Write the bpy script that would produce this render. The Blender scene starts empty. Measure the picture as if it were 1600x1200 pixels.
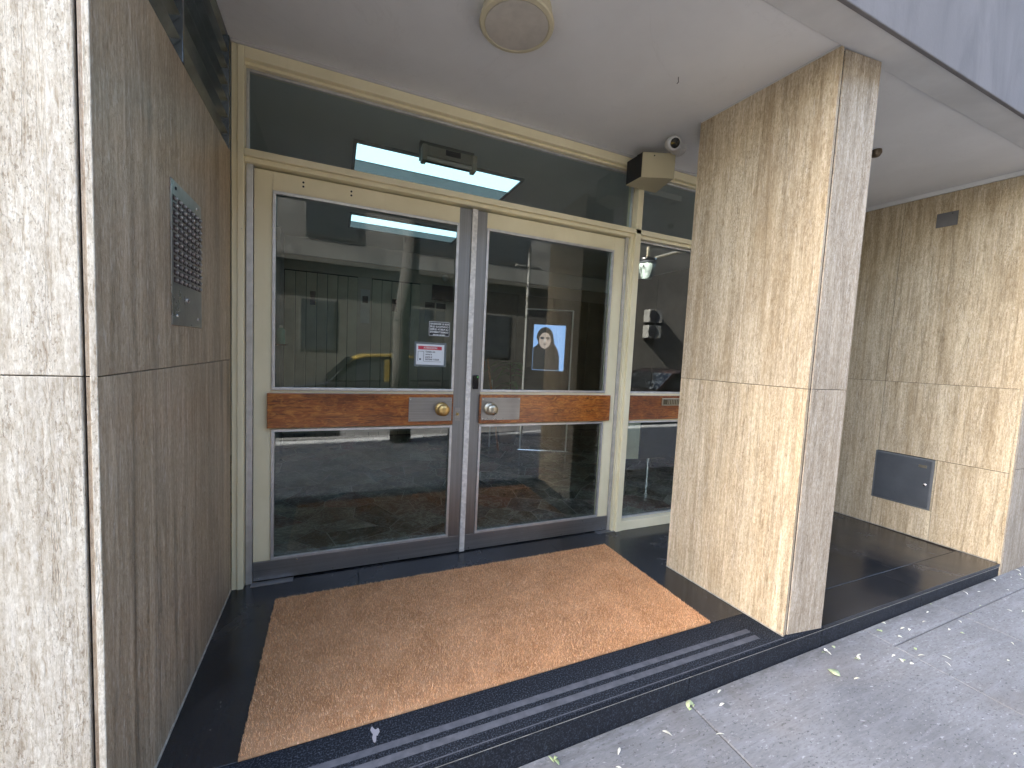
import bpy, math, random
import numpy as np
from mathutils import Vector, Matrix
R = math.radians
S = bpy.context.scene
random.seed(7)

# ------------------------------------------------------------------ camera
cam = bpy.data.cameras.new('camera'); camo = bpy.data.objects.new('camera', cam)
S.collection.objects.link(camo); S.camera = camo
yaw, pit, rol = 0.4085, -0.0717, 0.0486
fw = Vector((math.sin(yaw)*math.cos(pit), math.cos(yaw)*math.cos(pit), math.sin(pit)))
r0 = Vector((math.cos(yaw), -math.sin(yaw), 0)); u0 = r0.cross(fw)
rt = r0*math.cos(rol) + u0*math.sin(rol); up = u0*math.cos(rol) - r0*math.sin(rol)
M = Matrix((rt, up, -fw)).transposed().to_4x4(); M.translation = Vector((0.5005, -2.5682, 1.36))
camo.matrix_world = M
cam.sensor_width = 36; cam.sensor_fit = 'HORIZONTAL'; cam.lens = 643.4851/1600*36
cam.clip_start = 0.02; cam.clip_end = 400

# ------------------------------------------------------------------ light
SUN_EL, SUN_ROT = 38, -80
w = bpy.data.worlds.new('World'); S.world = w; w.use_nodes = True
nt = w.node_tree; nt.nodes.clear()
sky = nt.nodes.new('ShaderNodeTexSky'); sky.sky_type = 'NISHITA'; sky.sun_disc = False
sky.sun_elevation = R(SUN_EL); sky.sun_rotation = R(SUN_ROT); sky.air_density = 1.0; sky.dust_density = 4.0; sky.ozone_density = 0.6
bg = nt.nodes.new('ShaderNodeBackground'); bg.inputs[1].default_value = 0.07
wo = nt.nodes.new('ShaderNodeOutputWorld'); nt.links.new(sky.outputs[0], bg.inputs[0]); nt.links.new(bg.outputs[0], wo.inputs[0])
sl = bpy.data.lights.new('sun', 'SUN'); sl.energy = 5.0; sl.angle = R(0.5); sl.color = (1.0, 0.955, 0.88)
so = bpy.data.objects.new('sun', sl); S.collection.objects.link(so)
sd = Vector((math.sin(R(SUN_ROT))*math.cos(R(SUN_EL)), math.cos(R(SUN_ROT))*math.cos(R(SUN_EL)), math.sin(R(SUN_EL))))
so.rotation_euler = sd.to_track_quat('Z', 'Y').to_euler(); so.location = (0, 0, 30)
S.view_settings.view_transform = 'Standard'; S.view_settings.look = 'None'
S.view_settings.exposure = 4.3; S.view_settings.gamma = 1.0; S.view_settings.use_curve_mapping = False
S.render.engine = 'CYCLES'
c = S.cycles; c.use_denoising = True; c.max_bounces = 10; c.diffuse_bounces = 5; c.glossy_bounces = 5
c.transparent_max_bounces = 12; c.sample_clamp_indirect = 4.0; c.caustics_reflective = False; c.caustics_refractive = False
try: c.denoiser = 'OPENIMAGEDENOISE'
except Exception: pass

# ------------------------------------------------------------------ mesh helpers
def prism_faces(n, o=0):
    return [tuple(o+i for i in reversed(range(n)))] + [tuple(o+n+i for i in range(n))] + \
           [(o+i, o+(i+1) % n, o+n+(i+1) % n, o+n+i) for i in range(n)]
class MB:
    def __init__(s): s.v = []; s.f = []
    def box(s, x0, x1, y0, y1, z0, z1):
        return s.quad([(x0, y0), (x1, y0), (x1, y1), (x0, y1)], z0, z1)
    def quad(s, pts, z0, z1):           # vertical prism over a ccw footprint
        o = len(s.v); n = len(pts)
        z0s = z0 if isinstance(z0, (list, tuple)) else [z0]*n
        z1s = z1 if isinstance(z1, (list, tuple)) else [z1]*n
        s.v += [(p[0], p[1], z) for p, z in zip(pts, z0s)] + [(p[0], p[1], z) for p, z in zip(pts, z1s)]
        s.f += prism_faces(n, o); return s
    def ext(s, pts, axis, a0, a1):      # extrude a 2d outline along an axis
        o = len(s.v); n = len(pts)
        def P(p, a): return {'x': (a, p[0], p[1]), 'y': (p[0], a, p[1]), 'z': (p[0], p[1], a)}[axis]
        s.v += [P(p, a0) for p in pts] + [P(p, a1) for p in pts]
        s.f += prism_faces(n, o); return s
    def lathe(s, prof, c=(0, 0, 0), d=(0, 0, 1), n=32):   # prof: (r, h) along d
        d = Vector(d).normalized(); q = Vector((0, 0, 1)).rotation_difference(d); c = Vector(c); o = len(s.v)
        for r, h in prof:
            for i in range(n):
                a = 2*math.pi*i/n
                s.v.append(tuple(c + q @ Vector((max(r, 1e-5)*math.cos(a), max(r, 1e-5)*math.sin(a), h))))
        for k in range(len(prof)-1):
            for i in range(n):
                j = (i+1) % n
                s.f.append((o+k*n+i, o+k*n+j, o+(k+1)*n+j, o+(k+1)*n+i))
        s.f.append(tuple(o+i for i in reversed(range(n)))); s.f.append(tuple(o+(len(prof)-1)*n+i for i in range(n)))
        return s
    def tube(s, pts, r, n=10):
        for a, b in zip(pts, pts[1:]):
            a = Vector(a); b = Vector(b); s.lathe([(r, 0), (r, (b-a).length)], a, b-a, n)
        return s
def link(o, parent=None):
    S.collection.objects.link(o)
    if parent is not None: o.parent = parent
    return o
def part(name, mb, mat, parent=None, bevel=0, smooth=False, seg=2, label=None, kind=None):
    base = Vector((0, 0, 0)); p = parent
    while p is not None: base += p.location; p = p.parent
    me = bpy.data.meshes.new(name)
    me.from_pydata([tuple(Vector(v)-base) for v in mb.v], [], mb.f); me.update()
    me.materials.append(mat)
    if smooth:
        for pl in me.polygons: pl.use_smooth = True
    o = link(bpy.data.objects.new(name, me), parent)
    if smooth == 'auto' or (smooth and seg):
        try: me.set_sharp_from_angle(angle=R(35))
        except Exception: pass
    if bevel:
        m = o.modifiers.new('bevel', 'BEVEL'); m.width = bevel; m.segments = seg; m.limit_method = 'ANGLE'; m.angle_limit = R(35)
        m.harden_normals = False
    if label: o['label'] = label
    if kind: o['kind'] = kind
    return o
def B(name, mat, parent, x0, x1, y0, y1, z0, z1, bevel=0.0, **k):
    return part(name, MB().box(x0, x1, y0, y1, z0, z1), mat, parent, bevel, **k)
def tag(o, label=None, cat=None, group=None, kind=None):
    if label: o['label'] = label
    if cat: o['category'] = cat
    if group: o['group'] = group
    if kind: o['kind'] = kind
    return o
def thing(name, loc, label=None, cat=None, group=None, kind=None):
    o = link(bpy.data.objects.new(name, None)); o.location = loc; o.empty_display_size = 0.1
    return tag(o, label, cat, group, kind)
def dup(root, loc=None, rz=None):
    r = root.copy(); link(r)
    if loc is not None: r.location = loc
    if rz is not None: r.rotation_euler.z = rz
    for ch in list(root.children):
        cc = ch.copy(); link(cc, r)
        for g in list(ch.children): link(g.copy(), cc)
    return r
def text(name, body, size, loc, rot, mat, parent, align='CENTER', thick=0.0004, bold=0.0, sx=1.0):
    cu = bpy.data.curves.new('t', 'FONT'); cu.body = body; cu.size = size; cu.align_x = align; cu.align_y = 'CENTER'
    cu.extrude = thick; cu.offset = bold; cu.resolution_u = 2
    t = bpy.data.objects.new('t', cu); S.collection.objects.link(t)
    dg = bpy.context.evaluated_depsgraph_get(); me = bpy.data.meshes.new_from_object(t.evaluated_get(dg))
    bpy.data.objects.remove(t)
    base = Vector((0, 0, 0)); p = parent
    while p is not None: base += p.location; p = p.parent
    me.transform(Matrix.Translation(Vector(loc)-base) @ rot.to_4x4() @ Matrix.Diagonal((sx, 1, 1, 1)))
    me.materials.clear(); me.materials.append(mat)
    return link(bpy.data.objects.new(name, me), parent)
ROTF = Matrix.Rotation(R(90), 3, 'X')       # text facing -y

# ------------------------------------------------------------------ materials
def newmat(name):
    m = bpy.data.materials.new(name); m.use_nodes = True; n = m.node_tree; n.nodes.clear()
    out = n.nodes.new('ShaderNodeOutputMaterial'); b = n.nodes.new('ShaderNodeBsdfPrincipled')
    n.links.new(b.outputs[0], out.inputs[0]); return m, n, b, out
class NG:
    def __init__(s, n): s.n = n
    def node(s, t, **k):
        x = s.n.nodes.new(t)
        for a, v in k.items(): setattr(x, a, v)
        return x
    def L(s, a, b): s.n.links.new(a, b)
    def pos(s, scale=(1, 1, 1), rnd=0.0, obj=False, rot=(0, 0, 0)):
        if obj: src = s.node('ShaderNodeTexCoord').outputs['Object']
        else: src = s.node('ShaderNodeNewGeometry').outputs['Position']
        mp = s.node('ShaderNodeMapping'); s.L(src, mp.inputs[0]); mp.inputs['Scale'].default_value = scale; mp.inputs['Rotation'].default_value = rot
        if rnd:
            oi = s.node('ShaderNodeObjectInfo'); mm = s.node('ShaderNodeMath', operation='MULTIPLY'); s.L(oi.outputs['Random'], mm.inputs[0]); mm.inputs[1].default_value = rnd
            s.L(mm.outputs[0], mp.inputs['Location'])
        return mp.outputs[0]
    def noise(s, vec, scale, detail=6, rough=.6, dist=0.0):
        x = s.node('ShaderNodeTexNoise'); s.L(vec, x.inputs['Vector']); x.inputs['Scale'].default_value = scale
        x.inputs['Detail'].default_value = detail; x.inputs['Roughness'].default_value = rough; x.inputs['Distortion'].default_value = dist
        return x.outputs[0]
    def voro(s, vec, scale, feature='F1', out=0, rnd=1.0):
        x = s.node('ShaderNodeTexVoronoi', feature=feature); s.L(vec, x.inputs['Vector']); x.inputs['Scale'].default_value = scale; x.inputs['Randomness'].default_value = rnd
        return x.outputs[out]
    def ramp(s, fac, stops, interp='LINEAR'):
        x = s.node('ShaderNodeValToRGB'); s.L(fac, x.inputs[0]); cr = x.color_ramp; cr.interpolation = interp
        while len(cr.elements) < len(stops): cr.elements.new(0.5)
        for e, (p, col) in zip(cr.elements, stops):
            e.position = p; e.color = (col, col, col, 1) if isinstance(col, (int, float)) else (*col, 1)
        return x.outputs[0]
    def mix(s, a, b, fac, mode='MIX'):
        x = s.node('ShaderNodeMix', data_type='RGBA', blend_type=mode)
        for sock, v in ((x.inputs[0], fac), (x.inputs[6], a), (x.inputs[7], b)):
            if isinstance(v, (int, float)): sock.default_value = v if sock == x.inputs[0] else (v, v, v, 1)
            elif isinstance(v, tuple): sock.default_value = (*v, 1)
            else: s.L(v, sock)
        return x.outputs[2]
    def math(s, op, a, b=None):
        x = s.node('ShaderNodeMath', operation=op)
        for i, v in enumerate((a, b)):
            if v is None: continue
            if isinstance(v, (int, float)): x.inputs[i].default_value = v
            else: s.L(v, x.inputs[i])
        return x.outputs[0]
    def bump(s, h, strength, dist, prev=None):
        x = s.node('ShaderNodeBump'); s.L(h, x.inputs['Height']); x.inputs['Strength'].default_value = strength; x.inputs['Distance'].default_value = dist
        if prev is not None: s.L(prev, x.inputs['Normal'])
        return x.outputs[0]
    def rnd(s): return s.node('ShaderNodeObjectInfo').outputs['Random']

def travertine(name, light, dark, warm, rough=.6, pits=1.0, stain=.5, spec=.4, veinx=13, dirt=(.16, .13, .095)):
    m, n, b, out = newmat(name); g = NG(n)
    P = lambda sc: g.pos(sc, rnd=7.0)
    s1 = g.noise(P((veinx, veinx, .55)), 1.0, 8, .62, .6)
    s2 = g.noise(P((70, 70, 3.2)), 1.0, 5, .65, .3)
    s3 = g.noise(P((3.2, 3.2, .8)), 1.0, 5, .6, .8)
    col = g.mix(dark, light, g.ramp(s1, [(.30, 0.0), (.50, .7), (.62, 1.0)]))
    col = g.mix(col, warm, g.math('MULTIPLY', g.ramp(s3, [(.42, 0.0), (.68, 1.0)]), .55))
    col = g.mix(col, g.mix(col, (.55, .5, .45), 1.0, 'MULTIPLY'), g.math('MULTIPLY', g.ramp(s2, [(.38, 1.0), (.58, 0.0)]), .5))
    # fine mottling
    f = g.noise(P((150, 150, 60)), 1.0, 3, .7)
    col = g.mix(col, 1.0, g.math('MULTIPLY', g.ramp(f, [(.56, 0.0), (.8, 1.0)]), .22), 'SCREEN')
    mo = g.noise(P((130, 130, 48)), 1.0, 4, .75, .4)
    col = g.mix(col, g.mix(col, (.70, .66, .60), 1.0, 'MULTIPLY'), g.math('MULTIPLY', g.ramp(mo, [(.40, 1.0), (.60, 0.0)]), .8))
    ds = g.noise(P((150, 150, 20)), 1.0, 5, .75, .8)
    col = g.mix(col, g.mix(col, (.58, .50, .42), 1.0, 'MULTIPLY'), g.math('MULTIPLY', g.ramp(ds, [(.53, 0.0), (.64, 1.0)]), .75))
    bq = g.noise(P((24, 24, 8)), 1.0, 6, .75, 1.2)
    col = g.mix(col, g.mix(col, (.80, .74, .66), 1.0, 'MULTIPLY'), g.math('MULTIPLY', g.ramp(bq, [(.42, 1.0), (.54, 0.0)]), .35))
    wt = g.noise(P((60, 60, 9)), 1.0, 5, .7, .8)
    col = g.mix(col, (.88, .84, .76), g.math('MULTIPLY', g.ramp(wt, [(.56, 0.0), (.72, 1.0)]), .35))
    # grime streaks and stains
    st = g.noise(P((9, 9, .35)), 1.0, 6, .7, 1.2)
    st2 = g.noise(P((1.3, 1.3, .9)), 1.0, 4, .6, .5)
    k = g.math('MULTIPLY', g.ramp(st, [(.5, 0.0), (.64, 1.0)]), g.ramp(st2, [(.38, 0.0), (.62, 1.0)]))
    col = g.mix(col, dirt, g.math('MULTIPLY', k, stain))
    # pits, elongated along the bedding
    pz = g.noise(P((210, 210, 95)), 1.0, 2, .6)
    area = g.ramp(g.noise(P((18, 18, 3.0)), 1.0, 4, .6), [(.4, 0.0), (.62, 1.0)])
    pm = g.math('MULTIPLY', g.ramp(pz, [(.575, 0.0), (.64, 1.0)]), g.math('ADD', g.math('MULTIPLY', area, .9), .1))
    vz = g.noise(P((34, 34, 2.2)), 1.0, 7, .75, 1.5)
    crack = g.ramp(vz, [(.487, 0.0), (.5, 1.0), (.513, 0.0)])
    pm2 = g.math('MULTIPLY', g.math('MULTIPLY', crack, area), .7)
    lv_ = g.noise(P((5, 5, .18)), 1.0, 7, .72, 1.0)
    longv = g.math('MULTIPLY', g.ramp(lv_, [(.493, 0.0), (.5, 1.0), (.507, 0.0)]), .75)
    pm2 = g.math('MAXIMUM', pm2, longv)
    pit = g.math('MAXIMUM', pm, pm2)
    col = g.mix(col, g.mix(col, (.34, .28, .22), 1.0, 'MULTIPLY'), g.math('MULTIPLY', pit, .75*pits))
    v = g.node('ShaderNodeHueSaturation'); g.L(col, v.inputs['Color']); g.L(g.math('ADD', g.math('MULTIPLY', g.rnd(), .16), .92), v.inputs['Value'])
    g.L(v.outputs[0], b.inputs['Base Color'])
    b.inputs['Roughness'].default_value = rough; b.inputs['Specular IOR Level'].default_value = spec
    nrm = g.bump(g.math('SUBTRACT', g.math('ADD', g.math('MULTIPLY', s2, .2), g.math('MULTIPLY', mo, .35)), g.math('ADD', pit, g.math('MULTIPLY', ds, .3))), .7*pits, .0025)
    g.L(nrm, b.inputs['Normal']); return m
M_TRAV_PILLAR = travertine('travertine_honed', (.80, .705, .535), (.53, .43, .29), (.76, .625, .42), .62, .75, .5, dirt=(.30, .20, .10))
M_TRAV_FRONT = travertine('travertine_weathered', (.80, .75, .64), (.66, .60, .49), (.76, .695, .57), .72, .7, .08)
M_TRAV_LEFT = travertine('travertine_polished_grime_shade', (.56, .455, .335), (.26, .20, .135), (.45, .35, .235), .36, .5, .7, .5, dirt=(.085, .065, .048))  # darker than the other travertine: grime, plus the wall's shade put into the colour
M_TRAV_RIGHT = travertine('travertine_yellowed', (.78, .695, .525), (.51, .42, .28), (.70, .59, .41), .62, .8, .5, dirt=(.30, .21, .11))
M_TRAV_GREY = travertine('travertine_grey_dimmed', (.60, .535, .44), (.42, .365, .285), (.54, .475, .38), .7, .8, .25)  # grey of the right facade; also holds the pillar front's painted shade

def plain(name, col, rough=.5, metal=0.0, var=.12, vscale=6.0, bump=0.0, bscale=200, spec=.5, smudge=0.0, coat=0.0, obj=False):
    m, n, b, out = newmat(name); g = NG(n)
    a = g.noise(g.pos((1, 1, 1), rnd=3.0), vscale, 5, .6)
    dk = tuple(x*(1-var) for x in col); lt = tuple(min(1, x*(1+var)) for x in col)
    g.L(g.mix(dk, lt, g.ramp(a, [(.35, 0.0), (.65, 1.0)])), b.inputs['Base Color'])
    b.inputs['Metallic'].default_value = metal; b.inputs['Specular IOR Level'].default_value = spec
    if coat: b.inputs['Coat Weight'].default_value = coat; b.inputs['Coat Roughness'].default_value = .12
    if smudge:
        r = g.noise(g.pos((3, 3, 3)), 4.0, 6, .7)
        g.L(g.ramp(r, [(.3, max(.02, rough-smudge)), (.7, min(1.0, rough+smudge))]), b.inputs['Roughness'])
    else: b.inputs['Roughness'].default_value = rough
    if bump: g.L(g.bump(g.noise(g.pos((1, 1, 1)), bscale, 3, .6), bump, .001), b.inputs['Normal'])
    return m
def cream_paint():
    m, n, b, out = newmat('cream_enamel_paint'); g = NG(n)
    a = g.noise(g.pos((1, 1, 1)), 3.0, 5, .6)
    col = g.mix((.78, .71, .48), (.86, .79, .56), g.ramp(a, [(.35, 0.0), (.65, 1.0)]))
    run = g.noise(g.pos((40, 40, 1.5)), 1.0, 5, .6)
    col = g.mix(col, (.40, .32, .19), g.math('MULTIPLY', g.ramp(run, [(.58, 0.0), (.78, 1.0)]), .08))
    chip = g.noise(g.pos((1, 1, 1)), 55, 3, .6)
    col = g.mix(col, (.10, .075, .05), g.math('MULTIPLY', g.ramp(chip, [(.755, 0.0), (.77, 1.0)]), .8))
    g.L(col, b.inputs['Base Color']); b.inputs['Roughness'].default_value = .38
    g.L(g.bump(g.noise(g.pos((1, 1, 1)), 90, 3, .5), .12, .001), b.inputs['Normal']); return m
M_CREAM = cream_paint()
def brushed(name, col, rough=.34, vertical=True, scratch=.25, tint=(.22, .20, .18), metal=.9):
    m, n, b, out = newmat(name); g = NG(n)
    sc = (140, 140, 1.2) if vertical else (1.2, 140, 140)
    br = g.noise(g.pos(sc), 1.0, 4, .6); bl = g.noise(g.pos((1, 1, 1)), 5.0, 6, .65)
    c1 = g.mix(tuple(x*.86 for x in col), tuple(min(1, x*1.1) for x in col), g.ramp(br, [(.3, 0.0), (.7, 1.0)]))
    c1 = g.mix(c1, tint, g.math('MULTIPLY', g.ramp(bl, [(.5, 0.0), (.75, 1.0)]), .35))
    wh = g.noise(g.pos((1, 1, 1)), 120, 3, .6)
    c1 = g.mix(c1, (.7, .7, .7), g.math('MULTIPLY', g.ramp(wh, [(.74, 0.0), (.77, 1.0)]), .5))
    g.L(c1, b.inputs['Base Color']); b.inputs['Metallic'].default_value = metal
    g.L(g.ramp(bl, [(.3, rough-.07), (.7, rough+.12)]), b.inputs['Roughness'])
    g.L(g.bump(br, scratch*.15, .0005), b.inputs['Normal']); return m
M_STEEL = brushed('brushed_steel', (.27, .275, .28), .36)
M_STEEL_H = brushed('brushed_steel_rail', (.31, .31, .315), .38, False)
M_ALU = plain('aluminium_trim', (.62, .62, .62), .38, .75, .1, 20, .1, 300)
M_ALUW = plain('worn_aluminium_strip', (.70, .69, .66), .5, .35, .18, 30, .2, 200)
M_ALUB = plain('bright_aluminium', (.8, .8, .8), .35, .2, .05)
M_PLATE = brushed('steel_plate', (.33, .32, .31), .32, False)
def wood(name, c0, c1, c2):
    m, n, b, out = newmat(name); g = NG(n)
    v = g.pos((3.2, 30, 60), rnd=5.0); wv = g.noise(v, 1.0, 7, .66, 3.0)
    fig = g.noise(g.pos((11, 6, 30), rnd=5.0), 1.0, 5, .6, 2.5)
    col = g.mix(g.mix(c0, c1, g.ramp(wv, [(.35, 0.0), (.62, 1.0)])), c2, g.math('MULTIPLY', g.ramp(fig, [(.45, 0.0), (.7, 1.0)]), .55))
    big = g.noise(g.pos((2.5, 1, 5), rnd=5.0), 1.0, 3, .5)
    col = g.mix(col, g.mix(col, (.42, .32, .28), 1.0, 'MULTIPLY'), g.ramp(big, [(.38, .75), (.55, 0.0)]))
    kn = g.noise(g.pos((14, 90, 120), rnd=3.0), 1.0, 4, .7, 1.5)
    col = g.mix(col, (.05, .018, .008), g.math('MULTIPLY', g.ramp(kn, [(.6, 0.0), (.75, 1.0)]), .5))
    g.L(col, b.inputs['Base Color']); b.inputs['Roughness'].default_value = .32; b.inputs['Coat Weight'].default_value = .5; b.inputs['Coat Roughness'].default_value = .16
    g.L(g.bump(wv, .15, .001), b.inputs['Normal']); return m
M_WOOD = wood('varnished_wood', (.10, .022, .004), (.42, .12, .018), (.70, .29, .055))
M_DARKWOOD = wood('dark_wood', (.05, .025, .014), (.09, .045, .025), (.11, .06, .03))
def granite(name, rough, speck=.5, dust=0.0, base=(.008, .0085, .010), spec=.5, gs=330):
    m, n, b, out = newmat(name); g = NG(n)
    s = g.noise(g.pos((1, 1, 1)), gs, 2, .7); s2 = g.voro(g.pos((1, 1, 1)), 240, out=0)
    col = g.mix(base, (.06, .072, .095), g.math('MULTIPLY', g.ramp(s, [(.5, 0.0), (.68, 1.0)]), speck))
    col = g.mix(col, (.16, .17, .19), g.math('MULTIPLY', g.ramp(s2, [(.06, 1.0), (.14, 0.0)]), speck*.55))
    d = g.noise(g.pos((2.2, 2.2, 2.2)), 1.0, 7, .65, .6)
    dd = g.ramp(d, [(.42, 0.0), (.72, 1.0)])
    if dust: col = g.mix(col, (.075, .075, .08), g.math('MULTIPLY', dd, dust))
    sp = g.noise(g.pos((1, 1, 1)), 75, 2, .5); col = g.mix(col, (.35, .35, .36), g.math('MULTIPLY', g.ramp(sp, [(.76, 0.0), (.79, 1.0)]), .7))
    g.L(col, b.inputs['Base Color']); g.L(g.ramp(d, [(.35, rough-.05), (.7, rough+.16)]), b.inputs['Roughness'])
    b.inputs['Specular IOR Level'].default_value = spec
    g.L(g.bump(s, .12, .0006), b.inputs['Normal']); return m
M_GRAN = granite('polished_black_granite', .16, .35, .35)
M_GRAN_TREAD = granite('flamed_black_granite', .7, 1.0, .0, (.005, .007, .011), .22, 170)
M_GRAN_RISER = granite('black_granite_riser', .5, .9, .1, (.005, .007, .011), .3, 170)
M_BAND = plain('grey_abrasive_band', (.085, .09, .105), .8, 0, .2, 25, .2, 900, .2)
M_JOINT = plain('pale_grout', (.34, .32, .28), .9, 0, .3, 30, .3, 200)
M_DARKJOINT = plain('dark_mortar', (.045, .036, .03), .95, 0, .3, 30)
def coir(name, fibre):
    m, n, b, out = newmat(name); g = NG(n)
    a = g.noise(g.pos((1, 1, 1)), 5, 6, .7)
    col = g.mix((.56, .29, .13), (.80, .47, .25), g.ramp(a, [(.33, 0.0), (.67, 1.0)]))
    st = g.noise(g.pos((1.5, 2.5, 1)), 1.0, 5, .65, .6)
    col = g.mix(col, (.28, .18, .12), g.math('MULTIPLY', g.ramp(st, [(.52, 0.0), (.72, 1.0)]), .28))
    if fibre:
        r = g.node('ShaderNodeNewGeometry').outputs['Random Per Island']
        col = g.mix(col, g.mix(g.mix((.34, .165, .07), (.98, .60, .31), g.ramp(r, [(0, 0.0), (.6, 1.0)])), (1.0, .78, .54), g.ramp(r, [(.75, 0.0), (1.0, 1.0)])), .62)
    else: col = g.mix(col, (.10, .06, .04), .4)
    g.L(col, b.inputs['Base Color']); b.inputs['Roughness'].default_value = .85; b.inputs['Specular IOR Level'].default_value = .2
    return m
def pavement_mat():
    m, n, b, out = newmat('brushed_concrete'); g = NG(n)
    ang = (0, 0, R(38))
    br = g.noise(g.pos((22, 120, 10), rot=ang), 1.0, 5, .7, .3)
    br2 = g.noise(g.pos((2.2, 17, 5), rot=ang), 1.0, 6, .65, .8)
    bl = g.noise(g.pos((1.1, 1.1, 1)), 1.0, 6, .6, .4)
    col = g.mix((.11, .113, .120), (.225, .231, .240), g.ramp(bl, [(.3, 0.0), (.66, 1.0)]))
    col = g.mix(col, (.11, .11, .115), g.math('MULTIPLY', g.ramp(br, [(.36, 1.0), (.55, 0.0)]), .55))
    col = g.mix(col, (.30, .315, .345), g.math('MULTIPLY', g.ramp(br2, [(.50, 0.0), (.76, 1.0)]), .42))
    spk = g.noise(g.pos((60, 110, 60), rot=ang), 1.0, 3, .6)
    col = g.mix(col, (.055, .055, .06), g.math('MULTIPLY', g.ramp(spk, [(.60, 0.0), (.68, 1.0)]), .75))
    wsp = g.noise(g.pos((35, 80, 60), rot=(0, 0, R(30))), 1.0, 4, .7)
    col = g.mix(col, (.50, .51, .53), g.math('MULTIPLY', g.ramp(wsp, [(.60, 0.0), (.72, 1.0)]), .55))
    brn = g.noise(g.pos((.9, 1.6, 1), rot=ang), 1.0, 4, .6, .3)
    col = g.mix(col, (.17, .135, .10), g.math('MULTIPLY', g.ramp(brn, [(.56, 0.0), (.72, 1.0)]), .35))
    gum = g.voro(g.pos((1, 1, 1)), 2.6)
    col = g.mix(col, (.075, .075, .08), g.math('MULTIPLY', g.ramp(gum, [(.035, 1.0), (.055, 0.0)]), .6))
    sx_ = g.node('ShaderNodeSeparateXYZ'); g.L(g.pos((1, 1, 1)), sx_.inputs[0])
    near = g.ramp(g.math('ADD', sx_.outputs[1], 1.42), [(0.0, 0.0), (.10, 1.0)])       # soil that gathers against the step
    dn = g.noise(g.pos((9, 26, 9)), 1.0, 5, .7)
    col = g.mix(col, (.07, .066, .06), g.math('MULTIPLY', g.math('MULTIPLY', near, g.ramp(dn, [(.4, 0.0), (.62, 1.0)])), .7))
    v = g.node('ShaderNodeHueSaturation'); g.L(col, v.inputs['Color']); g.L(g.math('ADD', g.math('MULTIPLY', g.rnd(), .2), .9), v.inputs['Value'])
    g.L(v.outputs[0], b.inputs['Base Color']); b.inputs['Roughness'].default_value = .78
    h = g.math('ADD', br, g.math('MULTIPLY', spk, .6))
    g.L(g.bump(h, .5, .002), b.inputs['Normal']); return m
M_PAVE = pavement_mat()
def glass(name, tint=(.82, .86, .84), ior=1.55):
    m = bpy.data.materials.new(name); m.use_nodes = True; n = m.node_tree; n.nodes.clear(); g = NG(n)
    out = g.node('ShaderNodeOutputMaterial'); tr = g.node('ShaderNodeBsdfTransparent'); tr.inputs[0].default_value = (*tint, 1)
    gl = g.node('ShaderNodeBsdfGlossy'); gl.inputs['Roughness'].default_value = 0.004; gl.inputs['Color'].default_value = (1, 1, 1, 1)
    fr = g.node('ShaderNodeFresnel'); geo = g.node('ShaderNodeNewGeometry')
    g.L(g.math('ADD', g.math('MULTIPLY', geo.outputs['Backfacing'], 1/ior-ior), ior), fr.inputs['IOR'])
    mx = g.node('ShaderNodeMixShader'); g.L(fr.outputs[0], mx.inputs[0]); g.L(tr.outputs[0], mx.inputs[1]); g.L(gl.outputs[0], mx.inputs[2])
    g.L(mx.outputs[0], out.inputs[0]); return m
M_GLASS = glass('window_glass', (.88, .91, .89), 1.56)
def emit(name, col, strength):
    m = bpy.data.materials.new(name); m.use_nodes = True; n = m.node_tree; n.nodes.clear()
    o = n.nodes.new('ShaderNodeOutputMaterial'); e = n.nodes.new('ShaderNodeEmission'); e.inputs[0].default_value = (*col, 1); e.inputs[1].default_value = strength
    n.links.new(e.outputs[0], o.inputs[0]); return m
M_TUBE = emit('lit_diffuser', (.46, .80, .95), .13)
M_TUBE_DIM = emit('dim_diffuser', (.30, .48, .56), .022)
def ceiling_mat():
    m, n, b, out = newmat('ceiling_paint'); g = NG(n)
    a = g.noise(g.pos((1, 1, 1)), 1.3, 5, .6); col = g.mix((.68, .69, .705), (.76, .77, .785), g.ramp(a, [(.35, 0.0), (.65, 1.0)]))
    ck = g.noise(g.pos((1, 1, 1)), 1.1, 9, .62, .9)
    col = g.mix(col, (.42, .41, .40), g.math('MULTIPLY', g.ramp(ck, [(.4975, 0.0), (.5, 1.0), (.5025, 0.0)]), .12))
    wv = g.noise(g.pos((1, 1, 1)), 6.0, 4, .6)
    g.L(col, b.inputs['Base Color']); b.inputs['Roughness'].default_value = .85
    g.L(g.bump(wv, .12, .01, g.bump(g.noise(g.pos((1, 1, 1)), 120, 3, .6), .15, .001)), b.inputs['Normal']); return m
M_CEIL = ceiling_mat()
M_CEIL_IN = plain('lobby_ceiling_paint', (.62, .64, .64), .85, 0, .05, 1.5)
M_BEAM = plain('beam_plaster', (.68, .69, .70), .85, 0, .1, 2, .2, 60)
def fascia_mat():
    m, n, b, out = newmat('stained_render'); g = NG(n)
    a = g.noise(g.pos((5, 5, 1.2)), 1.0, 7, .6, .8); bb = g.noise(g.pos((1.4, 1.4, 1.4)), 1.0, 5, .6)
    col = g.mix((.145, .14, .145), (.19, .183, .188), g.ramp(bb, [(.3, 0.0), (.7, 1.0)]))
    col = g.mix(col, (.085, .082, .09), g.math('MULTIPLY', g.ramp(a, [(.5, 0.0), (.78, 1.0)]), .55))
    g.L(col, b.inputs['Base Color']); b.inputs['Roughness'].default_value = .85
    g.L(g.bump(g.noise(g.pos((1, 1, 1)), 70, 4, .6), .3, .002), b.inputs['Normal']); return m
M_FASCIA = fascia_mat()
M_BLACK = plain('matt_black', (.006, .006, .007), .6)
M_GLOSSBLACK = plain('gloss_black', (.006, .006, .008), .12)
M_WHITEPL = plain('white_plastic', (.55, .55, .55), .4, 0, .05)
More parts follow.
